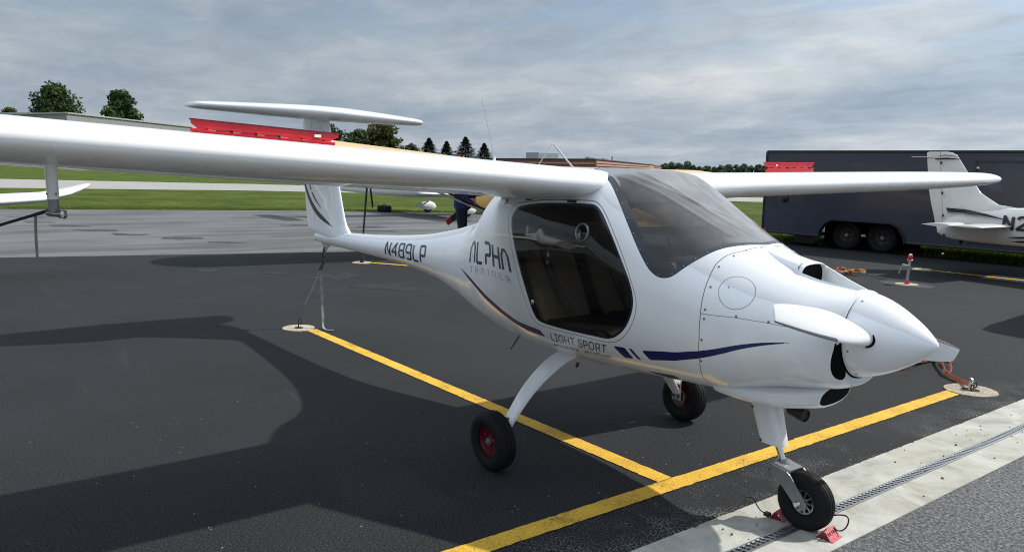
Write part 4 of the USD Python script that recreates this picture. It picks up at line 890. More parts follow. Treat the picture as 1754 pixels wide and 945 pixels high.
for sign in (1, -1):
    b = blade(sign); lead, rest = cut(b, np.maximum(b[3][:, 0] - .085, 4.5 - b[3][:, 1]))
    bp = fput(plane, 'propeller_blade', rest, M['white']); fput(bp, 'leading_edge_guard', lead, M['greyalu'])
    e = np.array([0, -math.cos(PHI) * sign, math.sin(PHI) * sign])
    # dark slot where the blade enters the spinner
    ring_pts = b[0][:-2].reshape(46, 42, 3); c0 = None
    dst = ((ring_pts - np.array([1.775, 0, CZ])) @ e); k = int(np.argmin(np.abs(dst.mean(1) - .150))); rr_ = ring_pts[k]; cc = rr_.mean(0)
    put(spin, 'blade_slot', rings_mesh([cc + (rr_ - cc) * 1.13 - e * .03, cc + (rr_ - cc) * 1.13 + e * .010, cc + (rr_ - cc) * 1.0 + e * .010], cap=False), M['hole'], 40)

# intakes ------------------------------------------------------------
# top scoop: raised lip with a dark mouth, channel running forward to the spinner
cw = lambda x: np.interp(x, [1.43, 1.52, 1.70], [.104, .086, .022])
def scoop():
    R, n = [], 28
    for x, w, h in ((1.16, .03, -.004), (1.22, .075, .008), (1.30, .095, .022), (1.38, .100, .034), (1.435, .112, .042), (1.442, .109, .040), (1.437, .104, .034), (1.38, .098, .026)):
        zt = fus_point(x, np.pi / 2)[2]; R.append([(x, w * math.copysign(abs(math.cos(t)) ** .6, math.cos(t)), (zt - .04 + (h + .04) * abs(math.sin(t)) ** .6) if math.sin(t) > 0 else zt - .04 + .03 * math.sin(t)) for t in np.linspace(0, 2 * np.pi, n + 1)[:-1]])
    f = PchipInterpolator(np.arange(len(R)), np.array(R)); return rings_mesh(f(np.linspace(0, len(R) - 1, 50)), cap=False)
sc = put(ucow, 'air_scoop', scoop(), M['white'], 60)
Vs = [(1.42, y, fus_point(1.42, np.pi / 2)[2] + z) for y, z in ((-.104, -.07), (.104, -.07), (.104, .020), (.075, .036), (-.075, .036), (-.104, .020))]
put(sc, 'scoop_mouth', (np.array(Vs + [(1.42, 0, Vs[0][2] + .04)]), np.array([[i, (i + 1) % 6, 6] for i in range(6)])), M['hole'], False)
ws_l, ws_r, ws_f = [], [], []
for x in np.linspace(1.43, 1.70, 24):
    w = float(cw(x)); dep = float(np.interp(x, [1.43, 1.70], [.072, .003])); lift = float(np.interp(x, [1.43, 1.70], [.026, .0]))
    zt = fus_point(x, np.pi / 2)[2]; ang = np.arccos(0); zs = [fus_point(x, np.pi / 2 - s * w / .36)[2] for s in (1, -1)]
    ze = fus_point(x, np.pi / 2 - w / .40)[2]
    ws_l.append([(x, -w - .012, ze - .012), (x, -w - .004, ze + lift * .25 + .002), (x, -w, ze + lift * .25), (x, -w + .004, zt - dep)])
    ws_r.append([(x, w - .004, zt - dep), (x, w, ze + lift), (x, w + .006, ze + lift + .001), (x, w + .03, ze - .016)])
    ws_f.append([(x, -w + .004, zt - dep), (x, w - .004, zt - dep)])
for wl in (ws_l, ws_r): put(sc, 'channel_wall', rings_mesh(wl, closed=False, cap=False), M['white'], 50)
put(sc, 'channel_floor', rings_mesh(ws_f, closed=False, cap=False), M['white'], 50)
# chin scoop under the cowl with an oval mouth
def chin():
    st = [(1.045, .648, .012, .17), (1.055, .645, .032, .205), (1.08, .642, .048, .222), (1.2, .645, .060, .230), (1.36, .656, .066, .218), (1.46, .671, .068, .190), (1.53, .684, .068, .160), (1.570, .692, .067, .140), (1.590, .695, .061, .128), (1.594, .695, .053, .119), (1.582, .694, .047, .111), (1.51, .685, .044, .10)]
    out = []
    for x, zc, h, w in st:
        out.append([(x - .22 * (math.sin(t) < 0) * h * math.sin(t) * 0 + (.022 * math.sin(t) * np.clip((x - 1.45) / .12, 0, 1)), w * math.copysign(abs(math.cos(t)) ** .8, math.cos(t)), zc + h * math.copysign(abs(math.sin(t)) ** .85, math.sin(t))) for t in np.linspace(0, 2 * np.pi, 49)[:-1]])
    f = PchipInterpolator(np.arange(len(out)), np.array(out)); return f(np.linspace(0, len(out) - 1, 80))
ch = chin(); cs = put(plane, 'chin_scoop', rings_mesh(ch), M['white'], 60)
put(cs, 'scoop_mouth', (np.vstack([ch[-14], ch[-14].mean(0)]), np.array([[i, (i + 1) % 48, 48] for i in range(48)])), M['hole'], False)
ml = [fus_point(x, -np.pi / 2) for x in np.linspace(-.7, .85, 20)]
# belly antenna, drain, landing light
put(plane, 'belly_antenna', tube([(-.72, -.05, .56), (-.76, -.06, .50), (-.80, -.07, .44)], [.006, .005, .004], 8), M['black'], 40)
ll = put(plane, 'landing_light', lathe([(0, .0), (0, .018), (.012, .027), (.06, .030), (.066, .034), (.10, .034), (.102, .030), (.094, .028), (.094, 0)], (1.372, -.02, .572), (1, -.12, -.06), 24), M['black'], 40)
for k in range(5):
    a = k * 2 * np.pi / 5; put(ll, 'lens', lathe([(0, .0085), (.002, .008), (.003, 0)], (1.455, -.031 + .015 * math.cos(a), .559 + .015 * math.sin(a)), (1, -.12, -.06), 12), M['pane'], 40)
put(ll, 'light_bracket', box(1.39, -.02, .60, .03, .03, .06, .004), M['greyalu'], 30)
# antennas on the roof
put(plane, 'whip_antenna', tube([(-.2, -.68, 1.735), (-.2, -.71, 1.86), (-.2, -.776, 2.075)], [.0028, .0022, .0016], 6), M['ductgrey'], 40)
put(plane, 'antenna_foot', lathe([(0, .016), (.012, .012), (.04, .006), (.045, 0)], (-.2, -.68, 1.715), (0, 0, 1), 14), M['white'], 40)
put(plane, 'roof_antenna', tube([(-.262, 0, 1.69), (-.378, 0, 1.775), (-.494, 0, 1.866)], [.0062, .0058, .005], 10), M['alu'], 60)
put(plane, 'roof_antenna', tube([(-.64, 0, 1.64), (-.638, 0, 1.72), (-.50, .0, 1.86)], [.003, .003, .0022], 8), M['alu'], 60)

# undercarriage -----------------------------------------------------------
def wheel(origin, axis, R, wd, rim_r, rim_mat, parent, groove=True, style='five'):
    """tyre with sub-parts; axis points to the outer face"""
    a = np.array(axis, float); a /= np.linalg.norm(a); h = wd / 2; b = R - rim_r
    prof = [(-h * .55, rim_r * .97), (-h * .8, rim_r * 1.02), (-h * .98, rim_r + b * .32), (-h, rim_r + b * .5), (-h * .93, rim_r + b * .74), (-h * .72, rim_r + b * .92)]
    tr = [(-h * .46, R * .992), (-h * .44, R * .975), (-h * .38, R * .975), (-h * .36, R * .998), (-h * .06, R), (-h * .05, R * .978), (h * .05, R * .978), (h * .06, R), (h * .36, R * .998), (h * .38, R * .975), (h * .44, R * .975), (h * .46, R * .992)] if groove else [(-h * .4, R * .995), (0, R), (h * .4, R * .995)]
    p = put(parent, 'wheel', lathe(prof + tr + [(-x, y) for x, y in prof[::-1]], origin, a, 64), M['rubber'], 42)
    o = np.array(origin, float)
    put(p, 'rim', lathe([(h * .55, rim_r * .985), (h * .60, rim_r * .97), (h * .60, rim_r * .86), (h * .42, rim_r * .80), (h * .30, rim_r * .42), (h * .45, rim_r * .34), (h * .45, 0)], o, a, 40), rim_mat, 40)
    put(p, 'rim', lathe([(-h * .55, rim_r * .985), (-h * .60, rim_r * .97), (-h * .60, rim_r * .86), (-h * .42, rim_r * .80), (-h * .30, rim_r * .42), (-h * .45, rim_r * .34), (-h * .45, 0)], o, a, 40), rim_mat, 40)
    u = np.cross(a, [0, 0, 1.0]); u /= np.linalg.norm(u); v = np.cross(a, u)
    if style == 'spoke':
        for k in range(10):
            t = k * 2 * np.pi / 10; d = math.cos(t) * u + math.sin(t) * v
            put(p, 'spoke', obox(o + a * h * .50 + d * rim_r * .33, o + a * h * .56 + d * rim_r * .90, .009, .008, a), rim_mat, False)
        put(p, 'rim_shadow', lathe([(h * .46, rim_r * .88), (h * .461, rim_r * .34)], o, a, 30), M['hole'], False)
    else:
        for k in range(5):
            t = k * 2 * np.pi / 5 + .3; d = math.cos(t) * u + math.sin(t) * v
            put(p, 'wheel_bolt', lathe([(h * .38, .007), (h * .52, .007), (h * .53, 0)], o + d * rim_r * .58, a, 8), M['rust'], 40)
    put(p, 'hub', lathe([(h * .4, rim_r * .26), (h * .62, rim_r * .24), (h * .66, rim_r * .15), (h * .78, rim_r * .13), (h * .79, 0)], o, a, 20), M['greyalu'], 40)
    return p
def gear_leg(side):
    P = [(.02, side * .10, .605), (.02, side * .22, .605), (.02, side * .33, .575), (.02, side * .44, .515), (.02, side * .54, .437), (.02, side * .63, .342), (.022, side * .695, .258), (.025, side * .735, .205)]
    P = smooth_path(P, 40); P_, T, A, B = frames(P); R = []
    for k, p in enumerate(P):
        q = k / 39; w = np.interp(q, [0, .35, 1], [.175, .155, .080]); th = np.interp(q, [0, 1], [.034, .024]); t = T[k]; xdir = np.array([1.0, 0, 0]); nn = np.cross(t, xdir); nn /= np.linalg.norm(nn)
        R.append([p + xdir * (w / 2 * math.copysign(abs(math.cos(a)) ** .7, math.cos(a))) + nn * th / 2 * math.sin(a) for a in np.linspace(0, 2 * np.pi, 25)[:-1]])
    return rings_mesh(R)
CAMB = .06
for side in (-1, 1):
    lg = put(plane, 'main_gear_leg', gear_leg(side), M['white'], 60)
    put(lg, 'axle_plate', join(box(.03, side * .733, .225, .075, .012, .15, .004)), M['alu'], 30)
    for dx, dz in ((-.022, .04), (.022, .04), (-.022, -.03), (.022, -.03), (0, 0)):
        put(lg, 'plate_bolt', lathe([(0, .009), (.006, .009), (.007, 0)], (.03 + dx, side * .727, .215 + dz), (0, -side, 0), 10), M['rust'], 40)
    wheel((.03, side * .815, .168), (0, side, -CAMB), .170, .115, .086, M['redrim'], lg, groove=True)
    put(lg, 'brake_disc', lathe([(0, .062), (.004, .062), (.004, .02)], (.03, side * .755, .17), (0, -side, 0), 28), M['steel'], 40)
# nose leg: white fairing, steel strut, grey plate fork
def strut_section(p, l, w, k=.5): return [(p[0] + l * math.copysign(abs(math.cos(a)) ** k, math.cos(a)), p[1] + w * math.copysign(abs(math.sin(a)) ** .8, math.sin(a)), p[2]) for a in np.linspace(0, 2 * np.pi, 33)[:-1]]
fair = put(plane, 'nose_leg_fairing', rings_mesh([strut_section((1.215, 0, .62), .078, .050), strut_section((1.235, 0, .56), .078, .050), strut_section((1.285, 0, .40), .070, .044), strut_section((1.295, 0, .372), .066, .042), strut_section((1.296, 0, .369), .05, .03)]), M['white'], 50)
for x, z in ((1.165, .54), (1.225, .385)): put(fair, 'screw', lathe([(0, .006), (.003, .006), (.004, 0)], (x + .02, -.046, z), (0, -1, 0), 10), M['rust'], 40)
put(fair, 'leg_bracket', box(1.145, 0, .578, .06, .07, .05, .006), M['rust'], 30)
stp = put(plane, 'nose_strut', tube([(1.30, 0, .40), (1.355, 0, .285)], [.0165, .0165], 18), M['steel'], 40)
put(stp, 'strut_collar', lathe([(-.012, .026), (.012, .028), (.014, .016)], (1.352, 0, .292), (.43, 0, -.9), 18), M['greyalu'], 40)
NW = np.array([1.487, 0, .141])
def fork():
    ms = []
    ax = np.array([1.50 - 1.355, 0, .141 - .28]); 
    for side in (-1, 1):
        poly = Polygon([(1.315, .288), (1.415, .272), (1.43, .262), (1.528, .150), (1.525, .128), (1.505, .116), (1.482, .122), (1.40, .20), (1.335, .245)])
        V, F = extrude(poly.buffer(.004), .007); ms.append((np.stack([V[:, 0], side * (.060 + V[:, 2]), V[:, 1]], -1), F))
    R = []
    for y, dz in [(-.066, -.02)] + [(-.066 + .02 * (1 - math.cos(t)), .02 * math.sin(t) - .0) for t in np.linspace(0, np.pi / 2, 7)] + [(.046 + .02 * math.sin(t), .02 * math.cos(t)) for t in np.linspace(0, np.pi / 2, 7)] + [(.066, -.02)]:
        a = np.array([1.318, y, .282 + dz]); b = np.array([1.425, y, .262 + dz]); R.append([a, b, b - [0, 0, .006], a - [0, 0, .006]])
    ms.append(rings_mesh(R)); return join(*ms)
fk = put(plane, 'nose_fork', fork(), M['greyalu'], 30)
put(fk, 'axle', lathe([(-.085, .0), (-.085, .011), (-.078, .013), (-.074, .017), (-.067, .018), (.067, .018), (.08, .011), (.085, 0)], NW, (0, 1, 0), 20), M['steel'], 40)
wheel(NW, (0, -1, 0), .141, .092, .062, M['alu'], plane, groove=True, style='spoke')

# ------------------------------------------------------------------ things round the aircraft
# tail chain, grey strap and thin line
ch_t = thing('tail_chain_strap', 'hanging chain and camouflage webbing strap below the tail, its end lying on the apron', 'tie-down strap', (-4.09, 0, 0))
links = []
pts_ch = smooth_path([(0, 0, .835), (-.01, -.012, .76), (.0, -.02, .70), (-.02, -.03, .64), (-.06, -.035, .60)], 9)
for k in range(8):
    a, b = pts_ch[k], pts_ch[k + 1]; c = (a + b) / 2; d = (b - a) / np.linalg.norm(b - a); sd = np.array([0, 1.0, 0]) if k % 2 else np.array([.8, .6, 0]); sd -= d * (sd @ d); sd /= np.linalg.norm(sd)
    L = np.linalg.norm(b - a) * .72; t = np.linspace(0, 2 * np.pi, 17); put(ch_t, 'chain_link', tube(c + np.outer(np.cos(t) * L, d) + np.outer(np.sin(t) * .014, sd), .0048, 6, False), M['rust'], 60)
st_pts = smooth_path([(-.06, -.035, .60), (-.035, -.035, .50), (.0, -.04, .36), (.02, -.045, .22), (.045, -.05, .10), (.075, -.06, .025), (.13, -.055, .008), (.20, .0, .006)], 50)
put(ch_t, 'webbing', ribbon(st_pts, .028, np.stack([np.cos(np.linspace(0, 2.6, 50)), np.sin(np.linspace(0, 2.6, 50)), np.zeros(50)], -1)), M['webgrey'], False)
put(ch_t, 'guy_line', tube([(-.06, -.035, .60), (-.085, -.10, .42), (-.11, -.18, .24)], .0022, 5), M['alu'], 40)

# strap from the pitot pole to an anchor out to the left
ps = thing('wing_strap', 'black tie-down strap running left from the pole under the near wing', 'tie-down strap', (.1, -2.95, 0))
a0 = np.array([.0, .01, 1.50]); dS = np.array([-.1, -.175, -.066]) * 1.0
put(ps, 'webbing', ribbon(np.array([a0 + dS * q for q in np.linspace(0, 22, 30)]), .011, (0, .3, 1)), M['webblack'], False)
put(ps, 'loose_end', ribbon(smooth_path([a0 + dS * .26, a0 + dS * .26 + [-.001, -.002, -.05], a0 + dS * .26 + [.0, -.003, -.10], a0 + dS * .26 + [.004, -.003, -.155], a0 + dS * .26 + [.010, -.003, -.19]], 16), .010, (.6, .8, 0)), M['webgrey'], False)
put(ps, 'knot', tube([a0 - dS * .1, a0 + dS * .15, a0 + dS * .5], [.004, .007, .004], 8), M['webblack'], 60)

# orange ratchet strap lying by the front anchor
os_ = thing('orange_ratchet_strap', 'faded orange ratchet strap lying on the apron and hooked to the front anchor', 'ratchet strap', (.83, 3.38, 0))
def rs(pts, w=.032, sd=(0, 0, 1), n=40): return ribbon(smooth_path(pts, n), w, sd)
put(os_, 'webbing', rs([(-.01, -.03, .06), (-.108, .12, .03), (-.188, .195, .022), (-.294, .273, .028), (-.429, .466, .05), (-.579, .705, .05), (-.669, .857, .02)], .040), M['orange'], False)
put(os_, 'webbing', rs([(-.669, .857, .02), (-.686, .743, .06), (-.709, .621, .045), (-.698, .511, .05), (-.641, .319, .03), (-.643, .238, .012), (-.655, .19, .01)], .045, (.5, 0, 1)), M['orange'], False)
put(os_, 'webbing', rs([(-.66, .83, .012), (-.66, .70, .02), (-.67, .55, .012), (-.66, .45, .03)], .04, (.8, 0, .6)), M['orange'], False)
put(os_, 'webbing', rs([(-.642, .901, .03), (-.579, .832, .06), (-.50, .70, .07), (-.414, .567, .05), (-.338, .385, .02), (-.33, .314, .03), (-.38, .36, .05)], .032, (.6, -.3, .7)), M['orange'], False)
put(os_, 'ratchet_handle', join(obox((-.55, .79, .07), (-.44, .61, .055), .035, .014), box(-.50, .70, .05, .04, .05, .025, .005)), M['black'], 30)
put(os_, 'hook', tube([(-.655, .19, .012), (-.67, .12, .012), (-.70, .06, .014), (-.67, .03, .014)], .008, 8), M['black'], 60)
put(os_, 'anchor_shackle', join(tube([(.0, -.03, .0), (.0, -.03, .06), (.005, .0, .09), (.01, .03, .06), (.01, .03, .02)], .008, 8), lathe([(-.012, .0), (-.012, .030), (.0, .036), (.012, .030), (.012, 0)], (-.005, .005, .075), (.8, .5, .1), 18)), M['steel'], 50)

# wheel chocks on both sides of the nose wheel with a black cord
def chock(name, label, loc, rz):
    t = thing(name, label, 'wheel chock', loc, rz, group=None)
    L, T_ = .100, .004
    f = box(0, 0, .028, L, T_, .056).__class__
    a = rot([1, 0, 0], 38); p = Polygon([(-L / 2, 0), (L / 2, 0), (L / 2, .048), (-L / 2, .048)])
    for k in range(5): p = p.difference(affinity.scale(Point(-.036 + .018 * k, .026).buffer(.0068), 1, 1.35))
    V, F = extrude(p, T_); V = np.stack([V[:, 0], -V[:, 2], V[:, 1]], -1)
    put(t, 'plate', move((V, F), rot([1, 0, 0], -36), (0, -.032, .004)), M['pinkred'], False)
    V2, F2 = extrude(Polygon([(-L / 2, 0), (L / 2, 0), (L / 2, .048), (-L / 2, .048)]), T_); V2 = np.stack([V2[:, 0], V2[:, 2], V2[:, 1]], -1)
    put(t, 'plate', move((V2, F2), rot([1, 0, 0], 36), (0, .032, .004)), M['pinkred'], False)
    put(t, 'foot_flange', box(0, -.040, .003, L, .018, .004), M['pinkred'], False)
    for s in (-1, 1): put(t, 'end_plate', (np.array([(s * L / 2, -.036, .003), (s * L / 2, .036, .003), (s * L / 2, -.01, .038)]), np.array([[0, 1, 2]])), M['redtrim'], False)
    return t
c1 = chock('wheel_chock', 'faded red perforated chock under the right front of the nose tyre', (1.612, .0, .008), 97)
c2 = chock('wheel_chock', 'faded red chock half hidden behind the nose tyre', (1.362, .0, .008), -83)
cord = thing('chock_cord', 'black elastic cord with wire hook joining the nose wheel chocks', 'cord', (1.5, -.02, .008))
put(cord, 'cord', tube(smooth_path([(.12, .055, .04), (.16, .10, .05), (.15, .12, .085), (.10, .11, .08), (.02, .085, .05), (-.10, .07, .03), (-.15, .05, .02)], 40), .0035, 8), M['black'], 60)
put(cord, 'cord_hook', tube(smooth_path([(-.15, -.05, .03), (-.185, -.085, .045), (-.20, -.11, .085), (-.215, -.125, .11), (-.235, -.135, .105), (-.24, -.14, .085)], 24), .0028, 8), M['black'], 60)
put(cord, 'cord_clip', box(-.165, -.06, .028, .03, .03, .02, .004), M['black'], 30)

# red-capped post with clamp
post = thing('capped_post', 'short galvanised post with a red cap on a sandy disc by the trailer', 'post', (-2.6, 9.25, 0), scale=.86)
dsc = disc_shape(.20, .20, 1, 31); put(post, 'base_collar', extrude(dsc, .010, 0), M['disc'], False); put(post, 'base_patch', flat(disc_shape(.50, .34, 1, 33).difference(dsc), .004), M['graydamp'], False)
put(post, 'pole', tube([(0, 0, 0), (.012, 0, .30), (.02, 0, .47)], [.026, .025, .025], 16), M['alu'], 60)
put(post, 'foot', lathe([(0, .045), (.02, .042), (.06, .03), (.075, .027)], (0, 0, .010), (0, 0, 1), 20), M['redlamp'], 40)
put(post, 'clamp', join(box(.02, 0, .46, .09, .06, .03, .006), box(-.03, -.04, .36, .13, .04, .035, .006), tube([(-.09, -.05, .35), (-.11, -.06, .28), (-.13, -.07, .20)], .010, 8)), M['alu'], 30)
put(post, 'red_cap', lathe([(0, .0), (0, .038), (.03, .042), (.07, .038), (.09, .02), (.10, 0)], (.022, 0, .475), (0, 0, 1), 24), M['redlamp'], 50)
put(post, 'cap_top', lathe([(0, .032), (.025, .026), (.032, 0)], (.022, 0, .545), (0, 0, 1), 18), M['label'], 50)

# heap of straps
hp_ = thing('strap_heap', 'small heap of orange and yellow straps on the apron beyond the cowl', 'strap', (-3.75, 9.56, 0), scale=.72)
rh = np.random.RandomState(5)
for k in range(7):
    c0 = np.array([rh.uniform(-.16, .16), rh.uniform(-.14, .14), .02 + .015 * k]); n_ = 7
    pts = [c0 + [rh.uniform(-.16, .16), rh.uniform(-.14, .14), abs(rh.uniform(-.02, .07))] for _ in range(n_)]
    put(hp_, 'strap_loop', ribbon(smooth_path(pts, 40), .03, (rh.randn(), rh.randn(), 1)), M['orange'] if k % 5 < 3 else M['yellowweb'], False)
put(hp_, 'loose_cord', tube(smooth_path([(.1, .1, .03), (.45, .2, .008), (.7, .0, .006), (.9, -.1, .02), (1.1, -.25, .2)], 30), .006, 6), M['webblack'], 60)

# ------------------------------------------------------------------ other aircraft
def body_loft(st, n=32):
    """st: (x, z top, z bottom, half width, exponent)"""
    st = np.array(st, float); f = [PchipInterpolator(st[:, 0], st[:, i]) for i in range(1, 5)]; x = np.linspace(st[0, 0], st[-1, 0], 70); t = np.linspace(0, 2 * np.pi, n + 1)[:-1]
    R = []
    for a in x:
        zt, zb, w, e = [float(g(a)) for g in f]; c, s = np.cos(t), np.sin(t); R.append(np.stack([np.full(n, a), w * np.sign(c) * np.abs(c) ** (2 / e), (zt + zb) / 2 + (zt - zb) / 2 * np.sign(s) * np.abs(s) ** (2 / e)], -1))
    return rings_mesh(R)
def lift_surface(ys, xle, xte, z, t=.13, m=.02):
    s, h = airfoil(30, t, m); R = []
    for y, a, b, zz in zip(ys, xle, xte, z): c = a - b; R.append(np.stack([a - s * c, np.full_like(s, y), zz + h * abs(c)], -1))
    V, F = rings_mesh(R); tm = trimesh.Trimesh(V, F, process=False); return (V, F[:, ::-1]) if tm.volume < 0 else (V, F)
def small_wheel(parent, o, R=.19, w=.14): wheel(o, (0, -1, 0), R, w, R * .45, M['alu'], parent, groove=False)

# grey-white aeroplane whose tail stands before the trailer (facing +X, beside us)
gt = thing('parked_aeroplane', 'off-white aeroplane with black stripes whose tail stands before the dark trailer', 'aeroplane', (0, 11.8, 0))
gbody = put(gt, 'fuselage', body_loft([(-3.36, .80, .70, .02, 2), (-3.2, .98, .625, .06, 2), (-2.9, 1.10, .585, .10, 2.2), (-2.3, 1.20, .57, .17, 2.4), (-1.5, 1.26, .56, .27, 2.6), (-.6, 1.36, .53, .42, 2.8), (0.2, 1.75, .50, .55, 2.8), (1.2, 1.80, .48, .58, 2.8), (2.0, 1.35, .50, .55, 2.6), (3.0, 1.25, .58, .42, 2.4), (3.25, 1.12, .72, .25, 2)]), M['oldwhite'], 60)
gf = fin_mesh(np.array([.70, .84, 1.0, 1.22, 1.26, 1.46, 1.79, 2.12, 2.165, 2.18]), np.array([-2.6, -2.4, -2.2, -2.05, -2.36, -2.68, -2.91, -3.14, -3.22, -3.33]), np.array([-3.34, -3.41, -3.45, -3.52, -3.53, -3.58, -3.63, -3.68, -3.685, -3.64]), np.array([.06] * 10))
grud, gfin = cut(gf, gf[0][:, 0] + 3.27 + .13 * (gf[0][:, 2] - .84)); ggap, gfin = cut(gfin, gfin[0][:, 0] + 3.262 + .13 * (gfin[0][:, 2] - .84))
fp_ = fput(gt, 'fin', gfin, M['oldwhite']); fput(gt, 'rudder', grud, M['oldwhite']); fput(fp_, 'rudder_gap', ggap, M['lightink'])
for z in (1.43, 1.02, .66, 1.98): put(fp_, 'hinge', box(-3.26 - .13 * (z - .84) + .02, -.05, z, .02, .03, .05), M['black'], False)
put(gt, 'rudder_horn', obox((-3.95, -.02, 2.085), (-3.55, -.01, 2.085), .02, .012), M['oldwhite'], False)
put(gt, 'horizontal_stabilizer', lift_surface([-1.20, -1.15, -.2, .2, 1.15, 1.20], [-2.2, -2.12, -2.05, -2.05, -2.12, -2.2], [-2.62, -2.66, -2.72, -2.72, -2.66, -2.62], [.905] * 6, .10, 0), M['oldwhite'], 50)
put(gt, 'elevator', lift_surface([-1.20, -1.15, -.2, .2, 1.15, 1.20], [-2.63, -2.67, -2.73, -2.73, -2.67, -2.63], [-3.08, -3.12, -3.2, -3.2, -3.12, -3.08], [.905] * 6, .12, 0), M['oldwhite'], 50)
gw = put(gt, 'wing', lift_surface([-4.75, -4.65, -4.3, -.4, .4, 4.3, 4.65, 4.75], [.75, .95, 1.05, 1.25, 1.25, 1.05, .95, .75], [.2, .05, -.02, -.35, -.35, -.02, .05, .2], [.98, .97, .95, .72, .72, .95, .97, .98]), M['oldwhite'], 50)
def side_strip(poly, yoff, y_of): V, F = flat(poly); V, F = trimesh.remesh.subdivide_to_size(V, F, .08, max_iter=8); return np.stack([V[:, 0], y_of(V[:, 0], V[:, 1]) - yoff, V[:, 1]], -1), F
gst = np.array([(-3.36, .80, .70, .02, 2), (-3.2, .98, .625, .06, 2), (-2.9, 1.10, .585, .10, 2.2), (-2.3, 1.20, .57, .17, 2.4), (-1.5, 1.26, .56, .27, 2.6), (-.6, 1.36, .53, .42, 2.8)])
gfi = [PchipInterpolator(gst[:, 0], gst[:, i]) for i in range(1, 5)]
def gy(x, z):
    x = np.clip(x, -3.36, -.6); zt, zb, w, e = [f(x) for f in gfi]; u = np.clip(np.abs(z - (zt + zb) / 2) / ((zt - zb) / 2), 0, 1); b = -w * np.clip(1 - u ** e, 0, 1) ** (1 / e)
    return np.minimum(b, -.03)
put(gbody, 'stripe', side_strip(Polygon([(-3.22, 1.165), (-2.9, 1.155), (-2.5, 1.10), (-2.19, 1.03), (-2.19, 1.015), (-2.6, 1.065), (-3.0, 1.09), (-3.18, 1.09)]), .035, gy), M['black'], False)
put(gbody, 'stripe', side_strip(Polygon([(-3.20, 1.085), (-3.0, 1.078), (-2.6, 1.05), (-2.2, .995), (-2.2, .99), (-2.6, 1.04), (-3.0, 1.066), (-3.19, 1.07)]), .035, gy), M['lightink'], False)
put(gbody, 'stripe', side_strip(Polygon([(-2.14, .715), (-1.9, .745), (-1.5, .80), (-1.5, .77), (-1.9, .712)]), .012, gy), M['black'], False)
put(gbody, 'stripe', side_strip(Polygon([(-2.06, .645), (-1.9, .672), (-1.5, .72), (-1.5, .66), (-1.9, .642)]), .012, gy), M['black'], False)
g2p = text_poly('N2', .2, .8); b_ = affinity.affine_transform(g2p, [.42, 0, -.06 * 0, .25, -2.205, .845])
put(gbody, 'registration_lettering', side_strip(b_, .014, gy) if b_.geom_type == 'Polygon' else join(*[side_strip(q, .014, gy) for q in b_.geoms]), M['black'], False)
put(fp_, 'emblem', join(*[side_strip(q, .010, lambda x, z: np.full_like(x, -.03)) for q in (Polygon([(-3.52, 2.06), (-3.3, 2.075), (-3.0, 2.045), (-2.98, 2.04), (-3.3, 2.04), (-3.50, 2.035)]), Polygon([(-3.5, 2.085), (-3.35, 2.125), (-3.2, 2.11), (-3.05, 2.07), (-3.2, 2.10), (-3.35, 2.113)]))]), M['black'], False)
put(gt, 'tail_tie_ring', lathe([(0, .05), (-.06, .02), (-.09, .0)], (-2.93, 0, .59), (0, 0, 1), 12), M['black'], 40)
for y in (-1.3, 1.3): 
    lg_ = put(gt, 'main_gear_leg', tube([(.5, y * .8, .62), (.45, y, .2)], .03, 10), M['oldwhite'], 50); small_wheel(gt, (.45, y, .19))
put(gt, 'nose_leg', tube([(2.6, 0, .6), (2.7, 0, .2)], .03, 10), M['oldwhite'], 50); small_wheel(gt, (2.7, 0, .17), .17, .12)
put(gt, 'cabin_glass', body_loft([(0.0, 1.72, 1.36, .50, 2.6), (.2, 1.77, 1.30, .558, 2.8), (1.2, 1.815, 1.22, .59, 2.8), (1.75, 1.5, 1.2, .565, 2.6)]), M['trim'], 60)
put(gt, 'propeller', lift_surface([-.9, 0, .9], [3.42, 3.44, 3.42], [3.36, 3.30, 3.36], [.92] * 3, .2, 0), M['black'], 50); put(gt, 'spinner', lathe([(0, .13), (.15, .10), (.26, 0)], (3.24, 0, .92), (1, 0, 0), 20), M['oldwhite'], 50)
gs = thing('tail_strap', 'dark strap slanting from the grey aeroplane tail to its anchor', 'tie-down strap', (-3.45, 11.56, 0))
put(gs, 'webbing', ribbon(smooth_path([(0, 0, .05), (.26, .12, .30), (.50, .22, .52)], 12), .03, (-.4, .9, 0)), M['webblack'], False)
put(gs, 'loose_end', ribbon(smooth_path([(.02, .0, .05), (.25, .1, .015), (.50, .12, .02), (.56, .14, .09), (.60, .16, .17)], 20), .03, (-.4, .9, 0)), M['webblack'], False)
put(gs, 'strap_hook', lathe([(0, .02), (.04, .02), (.05, 0)], (.27, .12, .31), (1, .4, 1), 10), M['steel'], 50)

